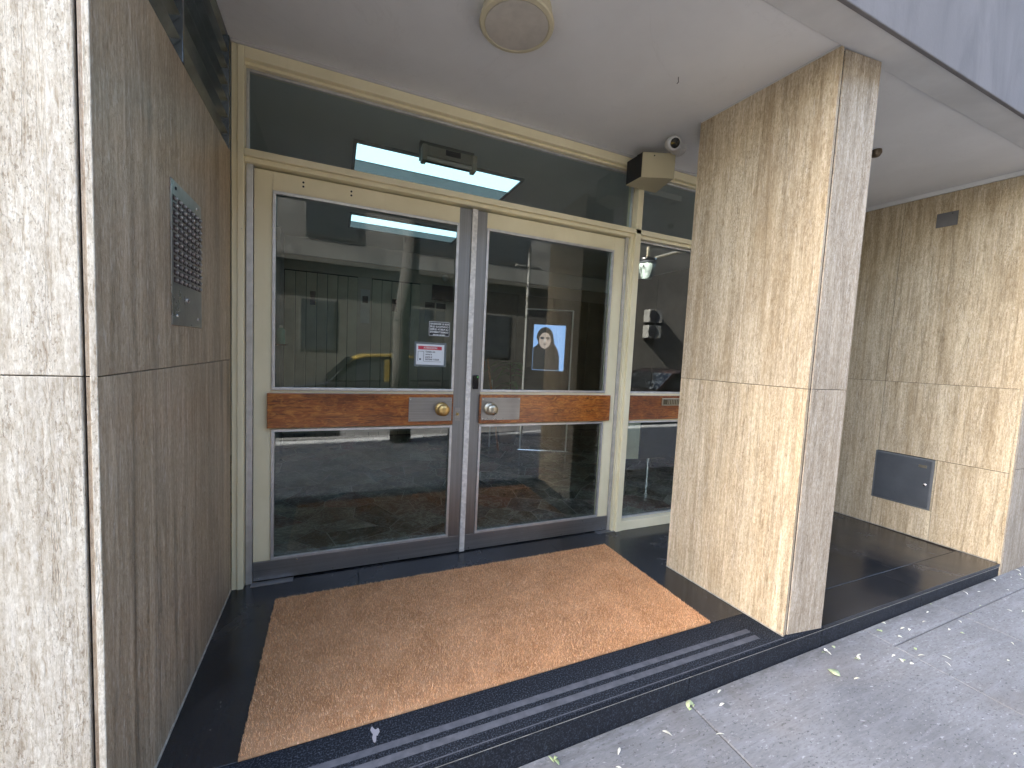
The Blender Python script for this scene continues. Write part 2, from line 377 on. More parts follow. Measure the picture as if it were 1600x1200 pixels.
M_BEIGE = plain('beige_steel', (.50, .45, .30), .45, 0, .06, 3)
M_DARKGREY = plain('dark_grey_enamel', (.075, .083, .095), .35, 0, .12, 5, .1, 60, smudge=.08)
M_BRASS = brushed('worn_brass', (.62, .43, .17), .3, True, .2, (.35, .2, .06))
M_NICKEL = brushed('worn_nickel', (.50, .46, .36), .3, True, .2, (.35, .27, .16))
M_CHROME = plain('chrome', (.75, .75, .76), .15, 1.0, .05)
M_PAPER = plain('white_paper', (.78, .82, .84), .6, 0, .03)
M_RED = plain('red_print', (.62, .06, .09), .5, 0, .1)
M_INK = plain('black_ink', (.02, .02, .025), .5)
M_WHITEINK = plain('white_print', (.72, .76, .75), .5)
M_MAROON = plain('dark_label', (.035, .018, .017), .35, 0, .2, 40)

# ------------------------------------------------------------------ ground
def zp(x): return -.150 + .0125*max(-8, min(14, x))
pav = thing('pavement', (0, 0, 0), kind='structure')
KERB = -4.45
xs = [-9, -6.2, -3.4, -1.05, 1.95, 4.05, 6.3, 9.2, 12.5]; ys = [-1.322, -1.465, -2.62, KERB]; xs.insert(5, 3.3)
for i in range(len(xs)-1):
    for j in range(len(ys)-1):
        g_ = .0025; a, b_ = xs[i]+g_, xs[i+1]-g_; y1, y0 = ys[j]-(g_ if j else 0), ys[j+1]+g_
        if i < 5 and j == 1: continue
        if i < 5 and j == 0: y0 = ys[2]+g_
        if i == 5 and j: a -= .0016
        if i == 4: b_ += .0016
        part('paving_slab', MB().quad([(a, y0), (b_, y0), (b_, y1), (a, y1)], -.6, [zp(a), zp(b_), zp(b_), zp(a)]), M_PAVE, pav, .003, seg=1)
part('pavement_bed', MB().quad([(-9, KERB), (12.5, KERB), (12.5, -1.322), (-9, -1.322)], -.7, [zp(-9)-.012, zp(12.5)-.012, zp(12.5)-.012, zp(-9)-.012]), M_DARKJOINT, pav)
tag(B('kerb', plain('kerb_granite', (.09, .09, .09), .7, 0, .2, 20), None, -30, 45, KERB-.16, KERB-.003, -.7, -.13, .01), kind='structure')
M_ASPH = plain('worn_asphalt', (.05, .05, .054), .85, 0, .25, 3, .5, 250)
tag(B('road', M_ASPH, None, -60, 70, -10.4, KERB-.163, -.6, -.26), kind='structure')
tag(B('far_pavement', plain('far_paving', (.06, .06, .056), .8, 0, .2, 4), None, -60, 70, -12.6, -10.403, -.6, -.13), kind='structure')
tag(B('ground', M_ASPH, None, -90, 100, -60, 30, -1.2, -.72), kind='structure')

# ------------------------------------------------------------------ raised entrance platform
plat = thing('entrance_platform', (0, 0, 0), kind='structure')
B('platform_core', M_DARKJOINT, plat, -.01, 5.02, -1.31, .16, -.5, -.026)
J = .0012
rows = [(-1.10, .02, [0.0, .65, 1.965, 3.25, 4.1, 4.935], M_GRAN)]
for y0, y1, xx, mt in rows:
    for a, b_ in zip(xx, xx[1:]):
        part('granite_slab', MB().box(a+J, b_-J, y0+J, y1-J, -.024, 0), mt, plat, .0008, seg=1)
B('granite_slab', M_GRAN, plat, 0.0, 1.0, .02+J, .16, -.024, 0, .0008, seg=1); B('granite_slab', M_GRAN, plat, 1.0+J, 4.9, .02+J, .16, -.024, 0, .0008, seg=1)
fx = [-.0, .65, 1.965, 2.911, 3.927, 5.012]
for k, (a, b_) in enumerate(zip(fx, fx[1:])):
    e = .02 if k == 0 else J
    mt = M_GRAN_TREAD if k < 3 else M_GRAN
    part('tread_slab', MB().box(a+(J if k else .0), b_-J, -1.323, -1.10-J, -.022, 0), mt, plat, .002, seg=2)
    part('riser_slab', MB().box(a+(J if k else -.0), b_-J, -1.320, -1.302, -.45, -.027), M_GRAN_RISER, plat, .001, seg=1)
B('edge_joint', M_JOINT, plat, 0, 5.01, -1.3205, -1.303, -.0268, -.0222)
for y0, y1 in ((-1.2245, -1.199), (-1.274, -1.247)):
    B('grip_band', M_BAND, plat, .02, 2.482, y0, y1, -.004, .0012, .0005, seg=1)
B('edge_line', M_BAND, plat, .02, 2.60, -1.3165, -1.3125, -.004, .0008)
# pale drip stain: a low splash of dried paint
sp = MB(); pts = []
for i in range(22):
    a = 2*math.pi*i/22; r_ = (.012 + .006*math.sin(3*a+1) + .004*random.random())
    pts.append((.652 + r_*math.cos(a)*.9, -1.148 + r_*1.9*math.sin(a)))
sp.ext(pts, 'z', .0002, .0011); part('paint_splash', sp, plain('dried_paint', (.30, .29, .31), .7), plat)

# ------------------------------------------------------------------ left wall (x = 0)
Zj = 1.262
lw = thing('travertine_side_wall', (0, -.66, 0), 'polished travertine wall left of the doors, toned darker for grime and shade, carrying the intercom panel', 'wall')
T = .022
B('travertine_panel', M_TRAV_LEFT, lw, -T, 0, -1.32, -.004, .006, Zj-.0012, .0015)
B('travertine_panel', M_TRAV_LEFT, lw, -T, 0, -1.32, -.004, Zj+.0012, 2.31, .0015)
B('wall_core', M_DARKJOINT, lw, -.4, -T-.001, -1.285, -.004, -.3, 2.31)
B('base_joint', M_JOINT, lw, -.01, .0035, -1.315, -.004, .0002, .0075)
lf = thing('travertine_street_wall', (-.8, -1.32, -.15), 'bright pitted travertine facade at far left beside the entrance step', 'wall')
for a, b_ in ((-1.5, -.028), (-3.0, -1.503), (-6, -3.003)):
    B('travertine_panel', M_TRAV_FRONT, lf, a, b_, -1.3225, -1.299, -.2, Zj-.0012, .002)
    B('travertine_panel', M_TRAV_FRONT, lf, a, b_, -1.3225, -1.299, Zj+.0012, 2.9, .002)
B('wall_core', M_DARKJOINT, lf, -6, -T-.003, -1.2985, -1.286, -.4, 2.9)
B('mortar_strip', M_DARKJOINT, lf, -.0278, -T-.001, -1.312, -1.2993, -.2, 2.9)
B('corner_strip', M_TRAV_FRONT, lf, -.0135, -.0003, -1.3235, -1.3203, -.15, 2.31, .001)

# louvre above the left wall
M_LOUV = plain('dark_anodised_metal', (.20, .225, .25), .24, .95, .25, 8)
lv = thing('louvre_vent', (0, -.7, 2.31), 'dark metal louvre grille above the left travertine wall', 'vent')
B('back_panel', M_BLACK, lv, -.12, -.10, -1.3, -.03, 2.312, 2.849)
nz = 7; pz = .54/nz
for k in range(nz):
    z = 2.318 + k*pz
    for (ya, yb) in ((-1.30, -.722), (-.704, -.035)):
        part('slat', MB().ext([(-.058, z+.004), (-.054, z+.002), (-.002, z+.066), (-.006, z+.068)], 'y', ya, yb), M_LOUV, lv, .0008, seg=1)
B('divider', M_LOUV, lv, -.09, .002, -.721, -.705, 2.312, 2.849, .001)
B('end_post', M_LOUV, lv, -.09, .001, -.0345, -.02, 2.312, 2.849, .001)
B('end_post', M_LOUV, lv, -.09, .001, -1.32, -1.3015, 2.312, 2.849, .001)

# ------------------------------------------------------------------ pillar
pl = thing('travertine_pillar', (2.7, -.93, 0), 'free-standing travertine clad pillar at the right of the doormat', 'pillar')
A = Vector((2.611, -1.306)); Bk = Vector((2.559, -.556)); C_ = Vector((2.8735, -1.334)); D = Vector((2.84, -.53))
ld = (A-Bk).normalized(); ln = Vector((-ld.y, ld.x)) ; ln = ln if ln.x > 0 else -ln     # inward of left face
fd = (C_-A).normalized(); fn = Vector((-fd.y, fd.x))
for z0, z1 in ((.004, Zj-.001), (Zj+.001, 2.849)):
    part('travertine_panel', MB().quad([A, A+ln*.02, Bk+ln*.02, Bk], z0, z1), M_TRAV_PILLAR, pl, .0015)
    a2 = A+fd*.028+fn*.001; c2 = C_
    part('travertine_panel', MB().quad([a2, c2, c2+fn*.02, a2+fn*.02], z0, min(z1, 2.835) if z1 > 2 else z1), M_TRAV_GREY, pl, .0015)  # front plate greyer and darker: dimmer light on this side put into the colour
    part('travertine_panel', MB().quad([C_+fn*.0215, D, D-Vector((.02, 0)), C_-Vector((.02, 0))+fn*.0215], z0, z1), M_TRAV_PILLAR, pl, .0015)
    part('travertine_panel', MB().quad([Bk+Vector((.0215, -.02)), D-Vector((.0215, .02)), D-Vector((.0215, 0)), Bk+Vector((.0215, 0))], z0, z1), M_TRAV_PILLAR, pl, .0015)
part('pillar_core', MB().quad([A+fd*.022+fn*.006, C_-fd*.021+fn*.0225, D+Vector((-.022, -.021)), Bk+Vector((.0225, -.021))], 0.001, 2.83), M_DARKJOINT, pl)
part('base_joint', MB().quad([A-ln*.003, A+ln*.01, Bk+ln*.01, Bk-ln*.003], .0002, .0055), M_JOINT, pl)
part('top_trim', MB().quad([A-ln*.004, A+ln*.002, Bk+ln*.002, Bk-ln*.004], 2.842, 2.8492), M_WHITEPL, pl)

# ------------------------------------------------------------------ right wall
rw = thing('travertine_recess_wall', (4.97, -.66, 0), 'yellowed travertine wall with meter cabinet, behind the pillar at right', 'wall')
def rx(y): return 4.9305-.065*y
def rpanel(y0, y1, z0, z1, name='travertine_panel', mat=None, t=.02, pr=0.0, parent=None, bev=.0015):
    return part(name, MB().quad([(rx(y0)-pr, y0), (rx(y0)+t, y0), (rx(y1)+t, y1), (rx(y1)-pr, y1)][::1], z0, z1), mat or M_TRAV_RIGHT, parent or rw, bev)
h = .0012; ZA, ZB = 1.287, .672
rpanel(-.535, -.004, ZA+h, 2.815); rpanel(-1.304, -.535-2*h, ZA+h, 2.815)
rpanel(-.535, -.004, .006, ZA-h)
rpanel(-1.304, -.535-2*h, ZB+h, ZA-h)
rpanel(-1.304, -.925-h, .006, ZB-h)
rpanel(-.925+h, -.535-2*h, .006, .247); rpanel(-.925+h, -.914, .2495, ZB-h)
part('wall_core', MB().quad([(rx(-1.3)+.0205, -1.28), (6.2, -1.28), (6.2, .3), (rx(.3)+.0205, .3)], -.3, 2.86), M_DARKJOINT, rw)
rpanel(-1.30, -.01, .0002, .0055, 'base_joint', M_JOINT, .02, .003, bev=0)
rpanel(-1.44, -.02, 2.8165, 2.849, 'cornice_strip', M_BEAM, .02, .012, bev=.001)
rf = thing('travertine_street_wall', (5.6, -1.32, -.1), 'greyish travertine facade at far right edge beyond the end of the step', 'wall')
xx = rx(-1.304)
for z0, z1 in ((-.25, .70), (.7025, ZA+.02), (ZA+.0225, 2.9)):
    for a, b_ in ((xx+.028, 6.4), (6.403, 7.8), (7.803, 12)):
        B('travertine_panel', M_TRAV_GREY, rf, a, b_, -1.3225, -1.300, z0, z1, .002)
B('corner_strip', M_TRAV_RIGHT, rf, xx+.001, xx+.0195, -1.322, -1.3045, -.25, 2.815, .001)
B('wall_core', M_JOINT, rf, xx+.0205, 12, -1.2995, -1.281, -.4, 2.9)

# meter cabinet
cb = thing('meter_cabinet', (4.98, -.72, .25), 'small dark grey metal utility cabinet low on the right wall', 'cabinet')
rpanel(-.914, -.527, .249, .6685, 'cabinet_frame', plain('grey_frame_paint', (.13, .14, .15), .4), .018, .004, cb, .002)
dr = rpanel(-.899, -.541, .263, .655, 'cabinet_door', M_DARKGREY, .0, .010, cb, .002)
lk = part('lock', MB().lathe([(.011, 0), (.011, .006), (.006, .008)], (rx(-.872)-.010, -.872, .455), (-1, -.065, 0), 20), M_CHROME, cb)
part('lock_hole', MB().box(rx(-.872)-.0192, rx(-.872)-.0182, -.874, -.870, .448, .462), M_BLACK, cb)
rpanel(-.873, -.822, .592, .613, 'name_plate', M_NICKEL, 0, .0115, cb, 0)
# small grey blank plate
gp = thing('blanking_plate', (4.98, -.81, 2.55), 'small grey blank plate high on the yellowed travertine recess wall', 'plate')
rpanel(-.873, -.748, 2.549, 2.66, 'plate', M_DARKGREY if False else plain('grey_plate_paint', (.13, .13, .135), .5), .0, .006, gp, .0015)
part('screw', MB().lathe([(.004, 0), (.003, .002)], (rx(-.84)-.006, -.84, 2.645), (-1, 0, 0), 10), M_INK, gp)

# ------------------------------------------------------------------ ceiling, beam, building above
tag(B('ceiling', M_CEIL, None, -.02, 5.0, -1.302, -.0, 2.85, 2.95), kind='structure')
bm = thing('concrete_beam', (2.5, -1.4, 2.82), 'stained concrete beam over the entrance, seen top right', 'beam')
part('beam_soffit', MB().ext([(-1.455, 2.818), (-1.304, 2.842), (-1.304, 2.95), (-1.455, 2.95)], 'x', -7, 13), M_BEAM, bm, .002)
B('beam_face', M_FASCIA, bm, -7, 13, -1.475, -1.4565, 2.812, 3.9, .004)
up_ = thing('apartment_block', (2.5, 5, 3.0), 'unseen upper storeys of the apartment block above the entrance, sized to shade it', 'building')
B('wall', M_FASCIA, up_, -26, 20, -1.40, 12, 3.93, 11.6)  # unseen; height and length shaped to keep sun off the entrance and pavement
B('parapet', M_BEAM, up_, -26, 20, -1.46, 12.1, 11.603, 12.2)
B('floor_slab', M_CEIL, up_, -6, 12, -1.30, 4.4, 2.953, 3.90)
M_WIN = plain('dark_window', (.03, .035, .04), .08)
for k in range(2):
    for i in range(8):
        x = -10+i*3.6; z = 4.6+k*2.2
        fr = B('window', M_BEAM, up_, x, x+1.5, -1.43, -1.402, z, z+1.5); B('pane', M_WIN, fr, x+.06, x+1.44, -1.436, -1.431, z+.06, z+1.44)

# ------------------------------------------------------------------ entrance frame
ef = thing('entrance_frame', (1.3, .0, 0), 'cream painted steel door frame with transom window and side light', 'door frame')
XE = 4.90
B('jamb', M_CREAM, ef, .003, .028, -.0, .09, 0, 2.842, .002)
B('jamb', M_CREAM, ef, .0285, .058, -.008, .10, 0, 2.842, .003)
B('jamb_liner', M_ALU, ef, .0615, .092, .035, .10, 0, 2.288, .002)
B('head_rail', M_CREAM, ef, .0585, XE, -.008, .10, 2.782, 2.842, .003)
B('head_stop', M_CREAM, ef, .0585, XE, .022, .10, 2.765, 2.7815, .002)
B('ceiling_trim', M_WHITEPL, ef, .003, XE, -.022, -.0085, 2.8355, 2.8495, .002)
B('transom_bar', M_CREAM, ef, .0585, XE, -.010, .10, 2.310, 2.345, .003)
B('transom_stop', M_CREAM, ef, .0585, XE, .012, .10, 2.286, 2.3095, .002)
B('post', M_CREAM, ef, 2.562, 2.612, -.010, .11, 0, 2.7645, .003)
B('post_liner', M_CREAM, ef, 2.535, 2.5615, .012, .10, 0, 2.285, .002)
B('post_liner', M_ALU, ef, 2.512, 2.5345, .036, .10, 0, 2.2855, .002)
B('sill', M_CREAM, ef, 2.6125, XE, -.004, .09, .0, .075, .003)
B('mullion', M_CREAM, ef, 3.78, 3.84, -.008, .10, .0755, 2.7645, .003)
def bead(parent, x0, x1, z0, z1, w=.016, y0=.042, y1=.060, mat=None):   # four glazing beads
    mat = mat or M_ALU
    B('glazing_bead', mat, parent, x0, x1, y0, y1, z1-w, z1, .0015); B('glazing_bead', mat, parent, x0, x1, y0, y1, z0, z0+w, .0015)
    B('glazing_bead', mat, parent, x0, x0+w, y0, y1, z0+w+.0003, z1-w-.0003, .0015); B('glazing_bead', mat, parent, x1-w, x1, y0, y1, z0+w+.0003, z1-w-.0003, .0015)
def pane(parent, x0, x1, z0, z1, y=.066):
    B('glass_pane', M_GLASS, parent, x0, x1, y, y+.006, z0, z1)
for a, b_ in ((.059, 2.561), (2.613, 3.779), (3.841, XE)):
    bead(ef, a, b_, 2.346, 2.764, .014, .046, .064); pane(ef, a+.004, b_-.004, 2.35, 2.76)
for a, b_ in ((2.613, 3.779), (3.841, XE)):
    bead(ef, a, b_, 1.098, 2.285, .014, .046, .064); pane(ef, a+.004, b_-.004, 1.102, 2.281)
    bead(ef, a, b_, .077, .874, .014, .046, .064); pane(ef, a+.004, b_-.004, .08, .87)
    B('mid_rail', M_CREAM, ef, a, b_, .045, .085, .8745, 1.0975, .001)
    B('wood_panel', M_WOOD, ef, a+.02, b_-.02, .026, .0448, .888, 1.083, .003)
ms = B('letter_slot', M_NICKEL, ef, 2.964, 3.30, .017, .0258, 1.002, 1.062, .003, label='bronze letter slot plate with upright ribs')
B('slot_flap', M_DARKWOOD if False else plain('aged_bronze', (.12, .10, .06), .4, .6), ms, 2.975, 3.29, .0145, .0168, 1.010, 1.054, .001)
for k in range(14): B('rib', M_NICKEL, ms, 3.02+k*.018, 3.024+k*.018, .0125, .0144, 1.013, 1.051)

# ------------------------------------------------------------------ door leaves
M_CREAMD = M_CREAM
def leaf(x0, x1, left):
    L = thing('door_leaf', ((x0+x1)/2, .05, 0), 'left glazed door leaf with two notices, brass knob and steel lock plate' if left else 'right glazed door leaf with nickel knob and black card reader', 'door')
    yb0, yb1 = .050, .092
    zt, zb = 2.275, .008
    if left: sx0, sx1, cx0, cx1 = 1.218, 1.297, x0, .180
    else: sx0, sx1, cx0, cx1 = 1.334, 1.402, 2.416, x1
    B('steel_stile', M_STEEL, L, sx0, sx1, yb0-.002, yb1, .118, zt, .0015)
    B('cream_stile', M_CREAM, L, cx0, cx1, yb0, yb1, .118, zt, .0015)
    ga, gb = (cx1, sx0) if left else (sx1, cx0)
    B('top_rail', M_CREAM, L, ga+.0005, gb-.0005, yb0+.0006, yb1, 2.176, zt, .001)
    B('mid_rail', M_CREAM, L, ga+.0005, gb-.0005, yb0+.0006, yb1, .878, 1.098, .001)
    B('kick_rail', M_STEEL_H, L, x0, sx1 if left else x1, yb0-.006, yb1, zb, .1175, .0015)
    bead(L, ga+.001, gb-.001, 1.0985, 2.1755); bead(L, ga+.001, gb-.001, .1185, .8775)
    pane(L, ga+.004, gb-.004, 1.10, 2.174); pane(L, ga+.004, gb-.004, .12, .876)
    if left:
        B('edge_strip', M_ALUW, L, 1.2975, 1.3325, .036, yb1, .006, 2.278, .0015)
        wp = B('wood_panel', M_WOOD, L, .162, 1.214, .024, .0495, .886, 1.083, .003)
        pa, pb, kx = .929, 1.203, 1.137
    else:
        wp = B('wood_panel', M_WOOD, L, 1.396, 2.455, .024, .0475, .886, 1.083, .003)
        pa, pb, kx = 1.407, 1.690, 1.468
    lp = B('lock_plate', M_PLATE, L, pa, pb, .0208, .0238, .910, 1.062, .001)
    for sx in (pa+.009, pb-.009):
        for sz in (.920, 1.052):
            part('screw', MB().lathe([(.004, 0), (.0035, .0015), (.001, .002)], (sx, .0208, sz), (0, -1, 0), 12), M_CHROME, lp)
    kn = part('door_knob', MB().lathe([(.044, 0), (.044, .003), (.038, .009), (.031, .012), (.022, .016), (.018, .024), (.022, .032), (.033, .040), (.0385, .050), (.0375, .060), (.030, .068), (.017, .073), (.001, .0745)], (kx, .0206, .988), (0, -1, 0), 40), M_BRASS if left else M_NICKEL, L, smooth=True)
    for k in range(7):      # kick rail screws
        px = x0+.03+k*(x1-x0-.08)/6
        part('screw', MB().lathe([(.0042, 0), (.0035, .0018), (.001, .0022)], (px, .0438, .105 if k % 2 else .022), (0, -1, 0), 10), M_CHROME, L)
    return L
dl = leaf(.0945, 1.3325, True); d2 = leaf(1.334, 2.5105, False)
for hx in (.327, .573):
    for hz in (2.246, 2.224):
        part('screw_hole', MB().lathe([(.0055, 0), (.0055, .0012)], (hx, .0507, hz), (0, -1, 0), 12), M_BLACK, dl)
B('cylinder_plate', M_PLATE, dl, 1.232, 1.268, .0455, .0478, .905, .992, .001)
part('key_cylinder', MB().lathe([(.0095, 0), (.0095, .004), (.008, .0055)], (1.25, .0453, .950), (0, -1, 0), 20), M_BRASS, dl)
B('keyhole', M_BLACK, dl, 1.2488, 1.2512, .0393, .0397, .944, .956)
rd = B('card_reader', M_GLOSSBLACK, d2, 1.346, 1.384, .030, .0478, 1.118, 1.212, .005, seg=3, label='small black card reader with green light')
part('status_light', MB().lathe([(.0028, 0), (.002, .001)], (1.374, .0298, 1.198), (0, -1, 0), 10), emit('green_led', (.2, 1, .25), .12), rd)
# notices stuck inside the left leaf
n1 = thing('black_notice', (1.13, .064, 1.50), 'small black notice with white lettering, upper sticker on left door', 'sign')
def py(px, pyy): return None
X0, X1, Z0, Z1 = 1.045, 1.182, 1.452, 1.548
B('backing', M_INK, n1, X0, X1, .0636, .0654, Z0, Z1)
for a in ((X0+.002, X1-.002, Z1-.0055, Z1-.003), (X0+.002, X1-.002, Z0+.003, Z0+.0055), (X0+.002, X0+.0045, Z0+.0058, Z1-.0058), (X1-.0045, X1-.002, Z0+.0058, Z1-.0058)):
    B('border', M_WHITEINK, n1, a[0], a[1], .0629, .0635, a[2], a[3])
for k, (s_t, sz, sx) in enumerate((('POR SU SEGURIDAD', .0155, .86), ('CONTROLE QUE', .0155, 1.0), ('LA PUERTA QUEDE', .0155, .88), ('CORRECTAMENTE', .0155, .92), ('CERRADA GRACIAS', .010, .9))):
    text('lettering', s_t, sz, ((X0+X1)/2, .0632, Z1-.018-.0172*k), ROTF, M_WHITEINK, n1, bold=.0006, sx=-sx)   # printed to be read from inside
n2 = thing('white_notice', (1.08, .064, 1.33), 'white laminated notice with red heading, lower sticker on left door', 'sign')
X0, X1, Z0, Z1 = .972, 1.150, 1.268, 1.398
M_LAM = plain('laminate_film', (.16, .19, .20), .2)
B('laminate', M_LAM, n2, X0-.012, X1+.014, .0644, .0656, Z0-.012, Z1+.013)
B('paper', M_PAPER, n2, X0, X1, .0630, .0643, Z0, Z1)
B('red_band', M_RED, n2, X0+.011, X1-.016, .0623, .0629, Z1-.034, Z1-.012)
text('heading', 'ATENCION', .017, ((X0+X1)/2, .0619, Z1-.023), ROTF, M_WHITEINK, n2, bold=.0004)
for k, s in enumerate(('Cuidado con', 'cerrar la', 'puerta al', 'ENTRAR Y SALIR')):
    text('lettering', s, .0145, (X0+.058, .0624, Z1-.047-.0165*k), ROTF, M_INK, n2, align='LEFT', bold=.0003, sx=.82)
for a in ((X0+.010, X0+.012, Z0+.022, Z1-.045), (X0+.046, X0+.048, Z0+.022, Z1-.045), (X0+.0122, X0+.0458, Z1-.047, Z1-.045), (X0+.0482, X1-.02, Z0+.020, Z0+.0215)):
    B('rule', M_INK, n2, a[0], a[1], .0624, .0629, a[2], a[3])
part('pictogram', MB().lathe([(.006, 0), (.006, .0006)], (X0+.025, .0629, Z0+.034), (0, -1, 0), 12), M_INK, n2)
# metal door shoes on the floor
fp = thing('floor_plate', (.2, .03, 0), 'small steel floor plate under the left door hinge corner', 'plate')
B('plate', M_STEEL_H, fp, .09, .30, -.006, .048, .0003, .004, .001)
fp2 = thing('floor_plate', (2.5, .03, 0), 'small steel floor plate at the foot of the cream post', 'plate')
B('plate', M_STEEL_H, fp2, 2.40, 2.56, .0, .045, .0003, .004, .001)
# ------------------------------------------------------------------ intercom
ic = thing('intercom_panel', (0, -.69, 1.4), 'tall stainless steel intercom panel with rows of buttons on left wall', 'intercom')
Y0, Y1 = -.855, -.527
part('face_plate', MB().box(.0003, .004, Y0, Y1, 1.404, 1.880), brushed('intercom_steel', (.42, .42, .41), .3, True), ic, .001)
M_BTN = plain('button_steel', (.45, .43, .42), .3, .8)
bl_ = bl0 = None
for r_ in range(12):
    for k in range(7):
        y = -.822 + k*.0445; z = 1.822 - r_*.0243
        if bl0 is None:
            bl0 = part('name_label', MB().box(.0042, .0056, -.016, .012, -.0085, .0085), M_MAROON, ic)
            bn0 = part('call_button', MB().lathe([(.0052, 0), (.0052, .006), (.004, .0075)], (.0057, .0, 0), (1, 0, 0), 10), M_BTN, ic)
            for o in (bl0, bn0):                       # local mesh is stored about the panel origin
                o.data.transform(Matrix.Translation(Vector((0, -.69, 1.4))))
            a, b_ = bl0, bn0
        else:
            a = link(bl0.copy(), ic); b_ = link(bn0.copy(), ic)
        a.location = b_.location = (0, y+.69, z-1.4)
for (y, z) in ((-.812, 1.858), (-.58, 1.858), (-.807, 1.436), (-.575, 1.436)):
    part('screw', MB().lathe([(.006, 0), (.005, .002), (.001, .003)], (.004, y, z), (1, 0, 0), 14), M_INK if z > 1.8 and y < -.7 else M_CHROME, ic)
part('lock_barrel', MB().lathe([(.010, 0), (.010, .004), (.004, .006)], (.004, -.70, 1.498), (1, 0, 0), 18), M_CHROME, ic)
for k in range(5): B('speaker_slot', M_BLACK, ic, .0041, .0046, -.735, -.728, 1.482+k*.006, 1.485+k*.006)

# ------------------------------------------------------------------ ceiling lamp, box, camera
cl = thing('round_ceiling_lamp', (1.207, -.80, 2.85), 'round cream ceiling lamp with frosted disc above the doormat', 'lamp')
part('housing', MB().lathe([(.150, 0), (.152, .03), (.160, .042), (.163, .058), (.158, .064), (.143, .066), (.138, .062)], (1.207, -.797, 2.8495), (0, 0, -1), 64), plain('aged_cream_plastic', (.56, .51, .36), .5, 0, .08, 8), cl, smooth=True)
part('diffuser', MB().lathe([(.1375, 0), (.1375, .005), (.12, .0075), (.06, .009), (.001, .0095)], (1.207, -.797, 2.7895), (0, 0, -1), 64), plain('frosted_disc', (.50, .47, .42), .6, 0, .10, 12), cl, smooth=True)
bx_ = thing('security_box', (2.5, -.17, 2.78), 'beige metal box with black open side under the ceiling', 'equipment box')
PA, PB, PF, PG = (2.423, -.03), (2.423, -.20), (2.628, -.289), (2.70, -.03)
part('casing', MB().quad([PA, PB, PF, PG], 2.622, 2.790), M_BEIGE, bx_, .003)
part('grille', MB().quad([(PA[0]-.003, PA[1]-.004), (PB[0]-.003, PB[1]+.006), (PB[0]-.0003, PB[1]+.006), (PA[0]-.0003, PA[1]-.004)], 2.627, 2.786), M_BLACK, bx_)
dv = Vector((PF[0]-PB[0], PF[1]-PB[1], 0)).normalized(); nv = Vector((dv.y, -dv.x, 0))
q = Vector((PB[0], PB[1], 2.768)) + dv*.078
part('screw_hole', MB().lathe([(.005, 0), (.005, .0012)], q, nv, 10), M_BLACK, bx_)
part('bracket', MB().quad([(2.50, -.10), (2.58, -.10), (2.58, -.04), (2.50, -.04)], 2.7903, 2.8495), M_BLACK, bx_)
sc_ = thing('security_camera', (2.56, -.34, 2.85), 'white turret security camera on the ceiling next to the beige box', 'camera')
cb0 = Vector((2.655, -.262, 2.849))
part('base', MB().lathe([(.062, 0), (.064, .018), (.060, .036), (.044, .05), (.02, .055)], cb0, (0, 0, -1), 36), M_WHITEPL, sc_, smooth=True)
ball = Vector((2.510, -.385, 2.785)); look = (Vector((1.75, -2.4, 2.0))-ball).normalized()
part('arm', MB().lathe([(.034, 0), (.036, .17)], cb0+Vector((0, 0, -.028)), ball-(cb0+Vector((0, 0, -.028))), 20), M_WHITEPL, sc_, smooth=True)
part('camera_ball', MB().lathe([(.030, -.05), (.041, -.04), (.045, -.02), (.046, .0), (.045, .018), (.042, .028), (.036, .031)], ball, look, 36), M_WHITEPL, sc_, smooth=True)
part('lens', MB().lathe([(.031, 0), (.030, .003), (.001, .006)], ball+look*.0312, look, 30), M_GLOSSBLACK, sc_, smooth=True)
sl_ = thing('small_ceiling_fitting', (3.85, -.86, 2.85), 'small brown fitting on the ceiling peeking out behind the pillar', 'fitting')
part('fitting_body', MB().lathe([(.03, 0), (.032, .02), (.022, .04), (.001, .045)], (3.83, -.86, 2.849), (0, 0, -1), 20), plain('brown_metal', (.12, .09, .06), .4, .4), sl_, smooth=True)

# ------------------------------------------------------------------ doormat
mt = thing('doormat', (1.285, -.64, 0), 'large brown coir doormat lying in front of the doors', 'doormat')
mx0, mx1, my0, my1 = .2335, 2.337, -1.103, -.177
B('mat_base', coir('coir_base', False), mt, mx0, mx1, my0, my1, .0008, .010, .002)
rg = np.random.default_rng(3); N = 150000
fxp = rg.uniform(mx0-.001, mx1+.001, N); fyp = rg.uniform(my0-.001, my1+.001, N)
ed = np.minimum(np.minimum(fxp-mx0, mx1-fxp), np.minimum(fyp-my0, my1-fyp)) < .006
hh = rg.uniform(.007, .020, N); hh[ed] *= .8
an = rg.uniform(0, 2*np.pi, N); wd = rg.uniform(.0011, .0030, N)
lean = rg.normal(0, .0048, (N, 2)); lean[ed] *= .45; 
v = np.zeros((N, 3, 3), np.float32)
v[:, 0, 0] = fxp-np.cos(an)*wd; v[:, 0, 1] = fyp-np.sin(an)*wd; v[:, 1, 0] = fxp+np.cos(an)*wd; v[:, 1, 1] = fyp+np.sin(an)*wd
v[:, 0, 2] = v[:, 1, 2] = .004
v[:, 2, 0] = fxp+lean[:, 0]; v[:, 2, 1] = fyp+lean[:, 1]; v[:, 2, 2] = .003+hh
v -= np.array([1.285, -.64, 0], np.float32)
me = bpy.data.meshes.new('coir_pile'); me.vertices.add(3*N); me.loops.add(3*N); me.polygons.add(N)
me.vertices.foreach_set('co', v.ravel()); me.loops.foreach_set('vertex_index', np.arange(3*N, dtype=np.int32))
me.polygons.foreach_set('loop_start', np.arange(0, 3*N, 3, dtype=np.int32)); me.polygons.foreach_set('loop_total', np.full(N, 3, np.int32))
me.update(); me.validate(); me.materials.append(coir('coir_fibre', True))
